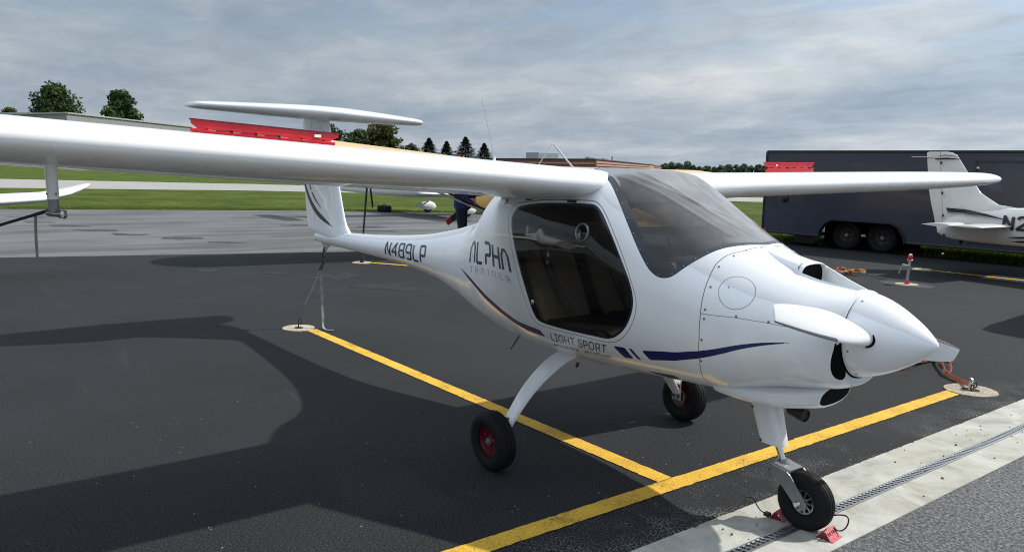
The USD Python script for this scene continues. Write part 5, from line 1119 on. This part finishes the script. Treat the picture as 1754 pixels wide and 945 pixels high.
# yellow high-wing aeroplane behind, nose away (local +X = world -X)
ya = thing('yellow_aeroplane', 'yellow tan-winged high-wing aeroplane behind the tail boom', 'aeroplane', (-9.0, 6.75, 0), 174, roll=0.0)
YB = [(-2.05, 1.52, .80, .30, 2.4), (-1.9, 1.5, .72, .36, 2.6), (-.9, 1.62, .62, .40, 3), (.2, 1.98, .58, .42, 3.2), (.9, 1.98, .60, .41, 3.2), (1.2, 1.9, .62, .40, 3)]
put(ya, 'fuselage', body_loft([(-4.3, .82, .70, .03, 2.2), (-3.4, 1.00, .66, .13, 2.4), (-2.2, 1.25, .58, .28, 2.8), (-.9, 1.50, .52, .38, 3), (-.2, 1.64, .50, .40, 3.2), (.7, 1.64, .52, .40, 3.2), (1.0, 1.36, .58, .39, 3), (1.95, 1.25, .68, .36, 2.6)]), M['yellowac'], 60)
put(ya, 'cowl_trim', body_loft([(1.94, 1.285, .675, .365, 2.6), (2.10, 1.25, .70, .35, 2.6), (2.2, 1.20, .75, .28, 2.4)]), M['redac'], 60)
yz = lambda y: 1.60 + (.086 * y if y > 0 else 0.0)
ysy = np.r_[np.linspace(-5.25, -4.9, 5), np.linspace(-4.6, 4.6, 9), np.linspace(4.9, 5.25, 5)]
rnd = np.clip((np.abs(ysy) - 4.5) / .75, 0, 1) ** 2.2
put(ya, 'wing', lift_surface(ysy, .95 - .55 * rnd, -.75 + .6 * rnd, [yz(y) for y in ysy], .115, .03), M['tanwing'], 50)
for s in (-1, 1):
    for x, dz in ((.62, 0.0), (-.10, .01)):
        put(ya, 'wing_strut', tube([(x * .3 + .1, s * .40, .56), (x, s * 3.75, yz(s * 3.75) - .03)], .022, 8), M['oldwhite' if x > 0 else 'black'], 50)
    lgy = put(ya, 'main_gear_leg', tube([(.95, s * .36, .62), (.95, s * .85, .24)], .03, 8), M['yellowac'], 50); small_wheel(ya, (.95, s * .9, .21), .21, .14)
small_wheel(ya, (-4.1, 0, .08), .08, .05)
put(ya, 'tail_leg', tube([(-3.95, 0, .66), (-4.08, 0, .12)], .018, 8), M['black'], 50)
fput(ya, 'fin', fin_mesh(np.array([.72, .9, 1.1, 1.3, 1.38]), np.array([-3.5, -3.55, -3.7, -3.9, -4.05]), np.array([-4.4, -4.5, -4.55, -4.45, -4.3]), np.array([.05] * 5)), M['yellowac'])
put(ya, 'horizontal_stabilizer', lift_surface([-1.4, -1.2, 0, 1.2, 1.4], [-3.8, -3.6, -3.4, -3.6, -3.8], [-4.2, -4.3, -4.35, -4.3, -4.2], [.86] * 5, .06, 0), M['yellowac'], 50)
PH = np.array([2.35, 0, 1.03]); pe = np.array([0, .74, -.50]); pe /= np.linalg.norm(pe)   # local +y = world -y
for s in (1, -1):
    b0, b1, b2 = PH + s * pe * .05, PH + s * pe * .90, PH + s * pe * 1.04
    put(ya, 'propeller_blade', obox(b0, b1, .15, .035, (1, 0, .25)), M['black'], False); put(ya, 'blade_tip', obox(b1, b2, .15, .03, (1, 0, .25)), M['redac'], False)
put(ya, 'propeller_hub', lathe([(-.15, .09), (.06, .09), (.1, 0)], PH, (1, 0, 0), 16), M['black'], 50)
yr = thing('wing_rope', 'black tie-down rope slanting up from its small anchor behind the tail boom', 'rope', (-8.89, 2.79, 0))
put(yr, 'rope', tube([(0, 0, .08), (-.05, .10, 1.0), (-.1, .22, 1.97)], .018, 8), M['webblack'], 50)
put(yr, 'rope_hook', lathe([(0, .03), (.1, .03), (.12, .01)], (0, 0, .0), (0, .1, 1), 10), M['webblack'], 50)
put(yr, 'loose_end', tube([(-1.2, .75, 1.95), (-1.25, .80, 1.3), (-1.3, .88, .88)], .018, 8), M['webblack'], 50)

# low-wing aeroplane far back beside the grass, with wheel fairings
lw = thing('low_wing_aeroplane', 'far white low-wing aeroplane with white wheel fairings at the grass edge', 'aeroplane', (-20.1, 10.5, 0), 90)
put(lw, 'fuselage', body_loft([(-4.2, 1.2, 1.0, .05, 2), (-2, 1.35, .75, .35, 2.4), (0, 1.5, .62, .52, 2.6), (1.0, 1.95, .6, .55, 2.6), (2.0, 1.45, .62, .5, 2.4), (3.0, 1.25, .75, .3, 2)]), M['wingwhite'], 60)
put(lw, 'wing', lift_surface([-3.1, -2.95, -.4, .4, 2.95, 3.1], [.9, 1.1, 1.3, 1.3, 1.1, .9], [.2, -.1, -.25, -.25, -.1, .2], [.84, .82, .76, .76, .82, .84], .16), M['wingwhite'], 50)
put(lw, 'fin', (lambda m: (m[0], m[1]))(fin_mesh(np.array([1.1, 1.5, 2.2, 2.3]), np.array([-3.0, -3.4, -3.8, -3.95]), np.array([-4.2, -4.3, -4.35, -4.3]), np.array([.06] * 4))), M['wingwhite'], 50)
put(lw, 'horizontal_stabilizer', lift_surface([-1.5, 0, 1.5], [-3.5, -3.4, -3.5], [-4.1, -4.2, -4.1], [1.15] * 3, .07, 0), M['wingwhite'], 50)
lw_ = None
def fairing_wheel(parent, x, y, rz=100):
    put(parent, 'wheel_fairing', rings_mesh([[(x + u, y + w * math.cos(t), .25 + dz + h * math.sin(t)) for t in np.linspace(0, 2 * np.pi, 17)[:-1]] for u, w, h, dz in ((-.52, .01, .02, .03), (-.35, .07, .09, .02), (-.1, .11, .16, 0), (.12, .11, .17, 0), (.28, .08, .12, -.02), (.36, .01, .02, -.03))]), M['wingwhite'], 60)
    put(parent, 'tyre', lathe([(-.06, .10), (-.06, .15), (0, .17), (.06, .15), (.06, .10)], (x, y, .17), (0, 1, 0), 20), M['rubber'], 40)
    put(parent, 'gear_leg', tube([(x, y, .38), (x + .05, y * .8, .72)], .035, 8), M['wingwhite'], 50)
for x, y in ((1.15, -1.3), (1.15, 1.3), (2.9, 0)): fairing_wheel(lw, x, y)
lc = thing('wheel_block', 'small black block on the grass edge beside the far white aeroplane', 'block', (-22.3, 10.35, 0), 20)
put(lc, 'body', box(0, 0, .11, .50, .32, .22, .05), M['rubber'], 30); put(lc, 'handle', tube([(-.1, 0, .22), (0, 0, .28), (.1, 0, .22)], .015, 6), M['black'], 50)

# aeroplane to the left: only its upturned wing tip reaches into view
la = thing('pale_low_wing_aeroplane', 'pale blue-white wing with upturned tip at the left edge below the near wing', 'aeroplane', (-9.4, -6.4, 0), 0)
put(la, 'wing', lift_surface([-5.0, -4.6, -.5, .5, 2.5, 4.0, 4.45, 4.8, 5.02, 5.10], [.45, .6, .75, .75, .68, .60, .56, .45, .25, .05], [-.35, -.5, -.7, -.7, -.62, -.55, -.50, -.42, -.30, -.15], [1.3, 1.12, .98, .98, 1.03, 1.09, 1.12, 1.20, 1.28, 1.31], .13), M['wingwhite'], 50)
put(la, 'fuselage', body_loft([(-4.2, 1.3, 1.1, .05, 2), (-2, 1.45, .85, .35, 2.4), (0, 1.6, .72, .52, 2.6), (1.0, 2.0, .7, .55, 2.6), (2.0, 1.5, .72, .5, 2.4), (3.0, 1.3, .85, .3, 2)]), M['wingwhite'], 60)
for y in (-1.2, 1.2): put(la, 'main_gear_leg', tube([(.2, y, .98), (.2, y, .2)], .03, 8), M['wingwhite'], 50); small_wheel(la, (.2, y, .19))
put(la, 'nose_leg', tube([(2.3, 0, .8), (2.3, 0, .2)], .03, 8), M['wingwhite'], 50); small_wheel(la, (2.3, 0, .17), .17, .12)
fput(la, 'fin', fin_mesh(np.array([1.2, 1.5, 2.2, 2.3]), np.array([-3.0, -3.4, -3.8, -3.95]), np.array([-4.2, -4.3, -4.35, -4.3]), np.array([.06] * 4)), M['wingwhite'])

# person in a blue jacket bending by the yellow aeroplane's nose
import manifold3d as m3
def blob(bones, smooth_len=.03):
    out = None
    for (a, ra), (b, rb) in bones:
        s1 = m3.Manifold.sphere(ra, 20).translate(a); s2 = m3.Manifold.sphere(rb, 20).translate(b); h = m3.Manifold.batch_hull([s1, s2]); out = h if out is None else out + h
    me = out.refine_to_length(smooth_len).to_mesh(); t = trimesh.Trimesh(me.vert_properties[:, :3], me.tri_verts, process=True); trimesh.smoothing.filter_taubin(t, iterations=14); return arr(t)[:2]
pr = thing('person', 'person in blue jacket and dark trousers standing at the yellow aeroplane', 'person', (-9.75, 5.42, 0), 60)
V3 = lambda *a: tuple(float(x) for x in a)
put(pr, 'body', blob([((V3(0, 0, 1.58)), .085), (V3(.02, 0, 1.66), .09)] and [((V3(.03, 0, 1.60), .095), (V3(.045, 0, 1.67), .085)), ((V3(0, 0, 1.42), .06), (V3(.03, 0, 1.56), .055)), ((V3(0, -.15, 1.36), .08), (V3(0, .15, 1.36), .08)), ((V3(0, -.11, 1.3), .12), (V3(0, -.09, .98), .11)), ((V3(0, .11, 1.3), .12), (V3(0, .09, .98), .11)), ((V3(0, 0, 1.2), .13), (V3(0, 0, .95), .13)),
    ((V3(0, -.10, .92), .10), (V3(.02, -.11, .50), .07)), ((V3(.02, -.11, .50), .065), (V3(0, -.12, .10), .045)), ((V3(0, .10, .92), .10), (V3(.02, .11, .50), .07)), ((V3(.02, .11, .50), .065), (V3(0, .12, .10), .045)),
    ((V3(0, -.22, 1.36), .06), (V3(.05, -.27, 1.08), .045)), ((V3(.05, -.27, 1.08), .043), (V3(.22, -.20, .98), .032)), ((V3(0, .22, 1.36), .06), (V3(.08, .26, 1.10), .045)), ((V3(.08, .26, 1.10), .043), (V3(.30, .20, 1.12), .032))] +
    [((V3(.24 + .0, -.19 - .012 * k, .97), .011), (V3(.32 + .008 * (2 - abs(k - 1)), -.185 - .016 * k + .02, .955), .008)) for k in range(4)] + [((V3(.32, .19 + .012 * k, 1.12), .011), (V3(.40 + .008 * (2 - abs(k - 1)), .17 + .016 * k, 1.11), .008)) for k in range(4)] + [((V3(.25, -.17, .98), .011), (V3(.29, -.14, .985), .009)), ((V3(.33, .18, 1.13), .011), (V3(.365, .15, 1.14), .009)), ((V3(.115, 0, 1.615), .012), (V3(.135, 0, 1.60), .013))]), M['skin'], 60)
bj = put(pr, 'jacket', blob([((V3(0, -.15, 1.36), .10), (V3(0, .15, 1.36), .10)), ((V3(0, -.11, 1.3), .145), (V3(0, -.10, .94), .14)), ((V3(0, .11, 1.3), .145), (V3(0, .10, .94), .14)), ((V3(0, 0, 1.3), .15), (V3(0, 0, .93), .155)),
    ((V3(0, -.22, 1.36), .08), (V3(.05, -.27, 1.08), .062)), ((V3(.05, -.27, 1.08), .060), (V3(.19, -.21, .99), .048)), ((V3(0, .22, 1.36), .08), (V3(.08, .26, 1.10), .062)), ((V3(.08, .26, 1.10), .060), (V3(.27, .205, 1.115), .048))]), M['shirt'], 60)
put(pr, 'trousers', blob([((V3(0, -.10, .92), .125), (V3(.02, -.11, .50), .088)), ((V3(.02, -.11, .50), .086), (V3(0, -.12, .08), .075)), ((V3(0, .10, .92), .125), (V3(.02, .11, .50), .088)), ((V3(.02, .11, .50), .086), (V3(0, .12, .08), .075))]), M['jeans'], 60)
put(pr, 'hair', blob([((V3(.0, 0, 1.67), .10), (V3(.03, 0, 1.70), .092)), ((V3(-.03, 0, 1.62), .08), (V3(-.01, 0, 1.68), .09))]), M['hair'], 60)
for s in (-1, 1): put(pr, 'shoe', blob([((V3(-.05, s * .12, .05), .048), (V3(.16, s * .125, .04), .038))]), M['shoe'], 60)

# ------------------------------------------------------------------ trailer
tr = thing('enclosed_trailer', 'long dark blue-black enclosed trailer with tandem wheels at the grass edge', 'trailer', (-8.35, 13.5, 0), math.degrees(math.atan2(.45, 5.6)))
TL, TW, TZ0, TZ1 = 8.6, 2.4, .27, 2.25
arch = Polygon([(1.52, TZ0 - .1), (1.55, .42), (1.66, .58), (1.82, .66), (3.12, .66), (3.28, .58), (3.40, .40), (3.44, TZ0 - .1)])
wallp = Polygon([(0, TZ0), (TL, TZ0), (TL, TZ1), (0, TZ1)]).difference(arch)
V, F = extrude(wallp, .03); put(tr, 'side_panel', (np.stack([V[:, 0], .03 - V[:, 2], V[:, 1]], -1), F), M['trailer'], False)
put(tr, 'body', box(TL / 2, TW / 2 + .02, (TZ0 + .4 + TZ1) / 2 - .0, TL - .012, TW - .04, TZ1 - TZ0 - .41, .02), M['trailer'], False)
put(tr, 'end_panel', box(.004, TW / 2, (TZ0 + TZ1) / 2, .03, TW, TZ1 - TZ0, .01), M['trailer'], False)
put(tr, 'roof_rail', box(TL / 2, .0, TZ1 + .0, TL, .05, .05, .012), M['trailertrim'], False)
put(tr, 'bottom_rail', box(.76, .0, TZ0 + .015, 1.52, .05, .05, .01), M['trailertrim'], False); put(tr, 'bottom_rail', box((3.44 + TL) / 2, .0, TZ0 + .015, TL - 3.44, .05, .05, .01), M['trailertrim'], False)
put(tr, 'corner_post', box(.0, .0, (TZ0 + TZ1) / 2, .05, .05, TZ1 - TZ0, .012), M['trailertrim'], False)
ao = np.array(arch.exterior.coords)[:-1][:]; ap = ao[1:-1]
apath = [(1.50, TZ0), (1.53, .44), (1.64, .60), (1.80, .685), (3.14, .685), (3.30, .60), (3.42, .42), (3.46, TZ0)]
put(tr, 'wheel_fender', join(*[obox((a[0], -.03, a[1]), (b[0], -.03, b[1]), .10, .02, (a[1] - b[1], 0, b[0] - a[0])) for a, b in zip(apath[:-1], apath[1:])]), M['trailertrim'], False)
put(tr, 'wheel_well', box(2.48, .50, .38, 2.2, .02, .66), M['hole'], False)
for x in (2.05, 2.87):
    w_ = wheel((x, .26, .335), (0, -1, 0), .335, .20, .19, M['trailertrim'], tr, groove=False)
    for k in range(5):
        t = k * 2 * np.pi / 5; put(w_, 'spoke', obox((x + .05 * math.cos(t), .165, .335 + .05 * math.sin(t)), (x + .16 * math.cos(t), .165, .335 + .16 * math.sin(t)), .022, .012, (0, 1, 0)), M['trailertrim'], False)
put(tr, 'axle_plate', box(2.46, .17, .36, .10, .02, .05), M['alu'], False)
put(tr, 'chassis', box(TL / 2, TW / 2, .30, TL - .4, 1.4, .08), M['trailertrim'], False)
put(tr, 'jockey_leg', box(.95, .45, .15, .5, .3, .22, .02), M['trailertrim'], False)
dx0, dx1, dzt = 4.72, 5.72, 2.05
dor = put(tr, 'side_door', box((dx0 + dx1) / 2, -.006, (.40 + dzt) / 2, dx1 - dx0, .012, dzt - .40, .004), M['trailer'], False)
for p0, p1 in (((dx0, .40), (dx0, dzt)), ((dx1, .40), (dx1, dzt)), ((dx0 - .02, dzt), (dx1 + .02, dzt))): put(dor, 'door_trim', obox((p0[0], -.014, p0[1]), (p1[0], -.014, p1[1]), .035, .02, (0, 1, 0)), M['trailertrim'], False)
put(dor, 'door_latch', lathe([(0, .03), (.02, .028), (.03, .01), (.03, 0)], (dx0 + .03, -.02, 1.92), (0, -1, 0), 12), M['alu'], 40)
put(tr, 'vent', join(lathe([(0, .10), (.02, .10), (.05, .06), (.05, 0)], (.55, .0, 1.13), (0, -1, 0), 24)), M['trailertrim'], 40)
put(tr, 'marker_lamp', box(.06, -.006, TZ0 + .07, .10, .02, .07, .006), M['redlamp'], False)
put(tr, 'end_hinge', box(-.02, .05, 1.02, .03, .05, .08), M['trailertrim'], False)

# ------------------------------------------------------------------ buildings
def ray(px, d):  # ground direction used to lay the background out, distance along the view axis
    return None
# hangar: corner and two walls, ribbed cladding
hg = thing('hangar', 'grey ribbed metal hangar seen above the near wing', 'hangar', (0, 0, 0))
far = lambda x, y, k=1.6: np.array([CAM_POS[0] + (x - CAM_POS[0]) * k, CAM_POS[1] + (y - CAM_POS[1]) * k])
HC, HA, HB, HH = far(-111.22, 12.65), far(-136.36, 34.61), far(-143.0, 0.0), 10.5
def wall(parent, name, p, q, z0, z1, mat, th=.3, rib=0.0, z1b=None):
    p, q = np.array(p, float), np.array(q, float); d = (q - p); L = np.linalg.norm(d); d /= L; n = np.array([d[1], -d[0]])
    if rib:
        k = int(L / rib); s = np.linspace(0, L, 4 * k + 1); off = np.where((np.arange(4 * k + 1) % 4) < 2, .0, .10)
        a = p + s[:, None] * d + n * off[:, None]; zt = np.interp(s, [0, L], [z1, z1b if z1b is not None else z1])
        V = np.vstack([np.c_[a, np.full(len(s), z0)], np.c_[a, zt]]); m = len(s); i = np.arange(m - 1)
        return put(parent, name, (V, np.vstack([np.stack([i, i + 1, i + 1 + m], -1), np.stack([i, i + 1 + m, i + m], -1)])), mat, False)
    V = np.array([(*p, z0), (*q, z0), (*q, z1b if z1b is not None else z1), (*p, z1)]); V = np.vstack([V, V + [*(-n * th), 0]])
    return put(parent, name, (V, np.array([[0, 1, 2, 3], [5, 4, 7, 6], [4, 0, 3, 7], [1, 5, 6, 2], [3, 2, 6, 7], [4, 5, 1, 0]])), mat, False)
wall(hg, 'wall', HA, HC, 0, HH, M['hangarwall'], rib=.95); wall(hg, 'wall', HC, HB, 0, HH, M['hangarwall'], rib=.95)
HD = HA + HB - HC
put(hg, 'roof', (np.array([(*HC, HH), (*HA, HH), (*HD, HH), (*HB, HH), (*((HC + HB) / 2), HH + .6), (*((HA + HD) / 2), HH + .6)]), np.array([[0, 1, 5], [0, 5, 4], [3, 4, 5], [3, 5, 2], [0, 4, 3], [1, 2, 5]])), M['ductgrey'], False)
def trimbar(parent, name, p, q, z, h, w, mat): put(parent, name, obox((*p, z), (*q, z), w, h), mat, False)
trimbar(hg, 'eave_trim', HA, HC, HH + .05, .28, .5, M['hangartrim']); trimbar(hg, 'eave_trim', HC, HB, HH + .05, .28, .5, M['hangartrim'])
wall(hg, 'wall', HB, HD, 0, HH, M['hangarwall']); wall(hg, 'wall', HD, HA, 0, HH, M['hangarwall'])

# long brick building
bb = thing('brick_building', 'long low brick building with banded walls and grey rooftop plant', 'building', (0, 0, 0))
BC, BL, BR, BHT = np.array([-122.41, 114.56]), np.array([-162.76, 118.23]), np.array([-213.9, 236.0]), 3.97
BM = BC + (BR - BC) * .72; BN = BC + (BR - BC) * .80
BL2 = BC + (BL - BC) * 1.15
wall(bb, 'wall', BL2, BC, 0, BHT, M['brick1']); wall(bb, 'wall', BC, BM, 0, BHT, M['brick1']); wall(bb, 'wall', BN, BR, 0, BHT - .25, M['brick1'])
wall(bb, 'entrance_wall', BM, BN, 0, BHT, M['brick3'])
def proud(p, q, e):
    d = (q - p) / np.linalg.norm(q - p); n = np.array([d[1], -d[0]]); return p + n * e, q + n * e
def band(p, q, z, h, mat, e=.06, name='brick_band'):
    a, b = proud(p, q, e); put(bb, name, obox((*a, z), (*b, z), .14, h), mat, False)
for z in (1.15, 2.0, 2.75, 3.35): band(BC, BM, z, .34, M['brick2']); band(BN, BR, z - .15, .34, M['brick2'])
for z in (1.3, 2.2, 3.05): band(BL2, BC, z, .30, M['brick2'])
for p, q, z in ((BL2, BC, BHT), (BC, BM, BHT), (BM, BN, BHT), (BN, BR, BHT - .25)): band(p, q, z + .02, .22, M['coping'], .08, 'coping')
back = np.array([-75.0, 60.0]) * .7
put(bb, 'roof', (np.array([(*BL2, BHT - .15), (*BC, BHT - .15), (*BR, BHT - .3), (*(BR + [-60, 10]), BHT - .3), (*(BL2 + [-40, 60]), BHT - .15)]), np.array([[0, 1, 2], [0, 2, 3], [0, 3, 4]])), M['coping'], False)
put(bb, 'entrance_sign', obox((*proud(BM, BN, .2)[0] * .45 + np.array(proud(BM, BN, .2)[1]) * .55, 2.9) if False else (*(proud(BM, BN, .2)[0] * .4 + proud(BM, BN, .2)[1] * .6), 2.8), (*(proud(BM, BN, .2)[0] * .2 + proud(BM, BN, .2)[1] * .8), 2.8), .1, 1.2), M['label'], False)
put(bb, 'rooftop_plant', box(-150.5, 122.5, 4.75, 5.0, 6.4, 1.75, .05), M['ductgrey'], False)
put(bb, 'rooftop_vent', box(-139.0, 128.0, 4.3, 1.6, 1.6, .9, .05), M['ductgrey'], False)
put(bb, 'rooftop_vent', box(-137.5, 131.5, 4.2, 1.2, 1.2, .7, .05), M['ductgrey'], False)
put(bb, 'vent_pipe', tube([(-142, 138.5, 3.8), (-142, 138.5, 5.2)], .14, 8), M['coping'], 40)

# ------------------------------------------------------------------ trees
def leaf_cards(centres, n, size, r, up=.3):
    k = len(centres); idx = r.randint(0, k, n); C = np.array([c[:3] for c in centres]); S = np.array([c[3:] for c in centres])
    d = r.randn(n, 3); d /= np.linalg.norm(d, axis=1, keepdims=True); rad = r.rand(n, 1) ** .45
    P = C[idx] + d * rad * S[idx]
    a = r.randn(n, 3); a /= np.linalg.norm(a, axis=1, keepdims=True); b = np.cross(a, d + .4 * r.randn(n, 3)); b /= np.linalg.norm(b, axis=1, keepdims=True) + 1e-9
    s = size * r.uniform(.6, 1.35, (n, 1)); V = np.stack([P - a * s * .5, P + b * s * .35 + a * s * .1, P + a * s * .55, P - b * s * .3], 1).reshape(-1, 3)
    i = np.arange(n) * 4; return V, np.vstack([np.stack([i, i + 1, i + 2], -1), np.stack([i, i + 2, i + 3], -1)])
def broadleaf(name, label, x, y, h, w, seed, mat, n=3600, group=None, leaf=.62, clumps=34, base=.22):
    n = int(n * 1.8); clumps = int(clumps * 1.5)
    r = np.random.RandomState(seed); t = thing(name, label, 'tree', (x, y, 0), 0, group)
    cs = []
    for k in range(clumps):
        zz = r.uniform(base, 1.0); prof = math.sin(math.pi * min(1, (zz - base) / (1 - base) * .86 + .14)) ** .6; a = r.uniform(0, 2 * np.pi); q = r.uniform(.0, .82)
        c = np.array([math.cos(a) * w / 2 * prof * q, math.sin(a) * w / 2 * prof * q, h * zz * .93]); s = r.uniform(.10, .19) * w
        cs.append([*c, s, s, s * .78])
    put(t, 'crown', leaf_cards(cs, n, leaf, r), mat, False)
    tr_ = [tube([(0, 0, -.1), (.03 * h * r.randn() * .2, 0, h * .25), (0, .02 * h, h * .55), (0, 0, h * .8)], [.03 * h * .7, .024 * h * .7, .014 * h * .7, .004 * h], 8)]
    for k in range(7):
        c = cs[r.randint(len(cs))]; z0_ = h * r.uniform(.2, .5); tr_.append(tube([(0, 0, z0_), (c[0] * .5, c[1] * .5, (z0_ + c[2]) / 2 + .04 * h), (c[0], c[1], c[2])], [.010 * h, .007 * h, .002 * h], 6))
    put(t, 'trunk', join(*tr_), M['bark'], 60)
    return t
def conifer(name, label, x, y, h, w, seed, group=None, n=6000):
    r = np.random.RandomState(seed); t = thing(name, label, 'tree', (x, y, 0), 0, group); V, F = [], []
    z = r.uniform(.08, 1.0, n) ** 1.0; nb = 22; a = r.randint(0, nb, n) * 2 * np.pi / nb + r.randn(n) * .12 + z * 7; prof = (1 - z) ** .95 * (.75 + .25 * np.sin(z * 60 + a * 3)); rad = w / 2 * 1.3 * prof * r.uniform(.2, 1.1, n) ** .8 + .03
    P = np.stack([rad * np.cos(a), rad * np.sin(a), z * h - rad * .18], -1); out = np.stack([np.cos(a), np.sin(a), r.uniform(-.45, .35, n)], -1); sd = np.stack([-np.sin(a), np.cos(a), .3 * r.randn(n)], -1); s = r.uniform(.25, .55, (n, 1)) * h / 8
    V = np.stack([P - out * s * .5, P + sd * s * .28, P + out * s * .8, P - sd * s * .28], 1).reshape(-1, 3); i = np.arange(n) * 4
    put(t, 'crown', (V, np.vstack([np.stack([i, i + 1, i + 2], -1), np.stack([i, i + 2, i + 3], -1)])), M['needle'], False)
    put(t, 'trunk', tube([(0, 0, -.1), (0, 0, h * .5), (0, 0, h * .97)], [.025 * h, .015 * h, .003 * h], 8), M['bark'], 60)
    return t
broadleaf('broadleaf_tree', 'wide dark green tree above the left end of the hangar roof', *far(-170, 18.8), 23.9, 19.2, 11, M['leaf'], 6500, clumps=46, leaf=.95)
broadleaf('broadleaf_tree', 'rounded upright dark green tree above the middle of the hangar roof', *far(-162.3, 28.8), 23.0, 15.4, 12, M['leaf'], 6500, clumps=46, leaf=.95)
broadleaf('broadleaf_tree', 'low brownish treetop at the far left edge above the near wing', *far(-222.8, 16.0), 20.7, 12.0, 13, M['leafbrown'], 2600)
broadleaf('broadleaf_tree', 'small pale treetop peeping over the red airbrake', *far(-157.9, 51.3), 14.3, 9.6, 14, M['leafbrown'], 900)
broadleaf('broadleaf_tree', 'dark green tree directly right of the tail fin', -158.5, 69.0, 10.2, 10.0, 15, M['leaf'], 4200)
broadleaf('broadleaf_tree', 'shaggy green tree between the tail fin and the big olive tree', -152.0, 73.0, 9.0, 10.0, 115, M['leaf'], 3000)
broadleaf('broadleaf_tree', 'big rounded olive-brown tree under the port end of the T-tail', -141.3, 73.1, 10.2, 10.8, 16, M['leafbrown'], 6500, clumps=52, base=.1)
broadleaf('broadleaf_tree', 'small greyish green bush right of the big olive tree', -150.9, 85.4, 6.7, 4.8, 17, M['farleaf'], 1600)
conifer('spruce_tree', 'broad spruce, first of the four from the left', -152.8, 91.0, 8.0, 10.5, 21)
conifer('spruce_tree', 'shortest spruce, second of the four from the left', -154.8, 97.0, 7.5, 8.6, 22)
conifer('spruce_tree', 'tallest spruce in the row of four', -146.2, 96.6, 8.35, 10.5, 23)
conifer('spruce_tree', 'spruce beside the left end of the brick building', -147.0, 102.3, 7.2, 8.5, 24)
def far_xy(px, d):
    q = (px - 877) / 1345.02; yh = 266.3 + .0242 * px; v = (yh - 472.5) / 1345.02
    D = fw + rt * q - up * v; return np.array(CAM_POS[:2]) + D[:2] * d
rt_ = np.random.RandomState(77)
FT = [(1138, 8.2, 9), (1150, 9.3, 10), (1163, 9.0, 9), (1176, 9.6, 11), (1186, 7.2, 6), (1198, 5.6, 7), (1211, 6.9, 9), (1222, 5.6, 7), (1234, 7.6, 9), (1246, 8.4, 10), (1259, 8.4, 10), (1274, 8.8, 10), (1286, 8.2, 8), (1298, 8.9, 10), (1309, 8.2, 9)]
FL = ['short tree touching the right end of the brick building, leftmost of the far tree line', 'second tree from the left in the far tree line, round topped', 'third tree from the left in the far tree line, right of the brick building', 'broadest tree of the tall clump at the left of the far tree line', 'last tree on the right edge of the tall left clump in the far tree line', 'lowest tree, in the dip just right of the tall left clump of the far line', 'small round tree alone in the dip of the far tree line', 'low tree closing the dip of the far tree line on its right side', 'tree where the far tree line rises again after its dip', 'second tree right of the dip in the far tree line', 'tree at the centre of the right half of the far tree line', 'tallest tree of the right half of the far tree line', 'narrow tree fourth from the right end of the far tree line' , 'tree next to last before the red airbrake at the far trailer', 'tree right beside the red airbrake, end of the far tree line']
for k, (px, h, w) in enumerate(FT):
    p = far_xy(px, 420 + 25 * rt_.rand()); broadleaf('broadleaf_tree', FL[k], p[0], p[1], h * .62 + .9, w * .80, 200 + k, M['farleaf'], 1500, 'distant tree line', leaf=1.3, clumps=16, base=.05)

# ------------------------------------------------------------------ grass tufts along the pavement edges
def tufts(name, label, line, width, n, seed, hmin=.05, hmax=.13, side=1):
    r = np.random.RandomState(seed); ls = LineString(line); L = ls.length; V, F = [], []
    s = r.rand(n) * L; d = r.rand(n) ** 1.5 * width - .04
    P = np.array([ls.interpolate(a).coords[0] for a in s]); Q = np.array([ls.interpolate(min(a + .3, L)).coords[0] for a in s]); T = Q - P; T /= np.linalg.norm(T, axis=1, keepdims=True) + 1e-9; N_ = np.stack([-T[:, 1], T[:, 0]], -1) * side
    P = P + N_ * d[:, None]; nb = 4; P3 = np.repeat(np.c_[P, np.full(n, -.03)], nb, 0); m = len(P3); a = r.rand(m) * 2 * np.pi; h = r.uniform(hmin, hmax, m); w = r.uniform(.008, .02, m)
    base = P3 + np.c_[r.randn(m, 2) * .03, np.zeros(m)]; dx = np.stack([np.cos(a), np.sin(a), 0 * a], -1); ln = np.stack([r.randn(m) * .03, r.randn(m) * .03, h], -1)
    V = np.stack([base - dx * w[:, None], base + dx * w[:, None], base + ln], 1).reshape(-1, 3); i = np.arange(m) * 3
    return tag(put('/World', name, (V, np.stack([i, i + 1, i + 2], -1)), M['blade'], False), label, 'grass', kind='stuff')
tufts('grass', 'mown grass fringe along the old pavement edge', GRASS_EDGE[1:], 1.6, 9000, 3, .02, .06, side=1)
tufts('grass', 'longer rough grass under and around the dark trailer', [(-9.5, 14.7), (-8.0, 14.25), (-5.5, 14.4), (-2.6, 14.5), (3, 14.9)], 4.0, 9000, 4, .06, .2, side=1)
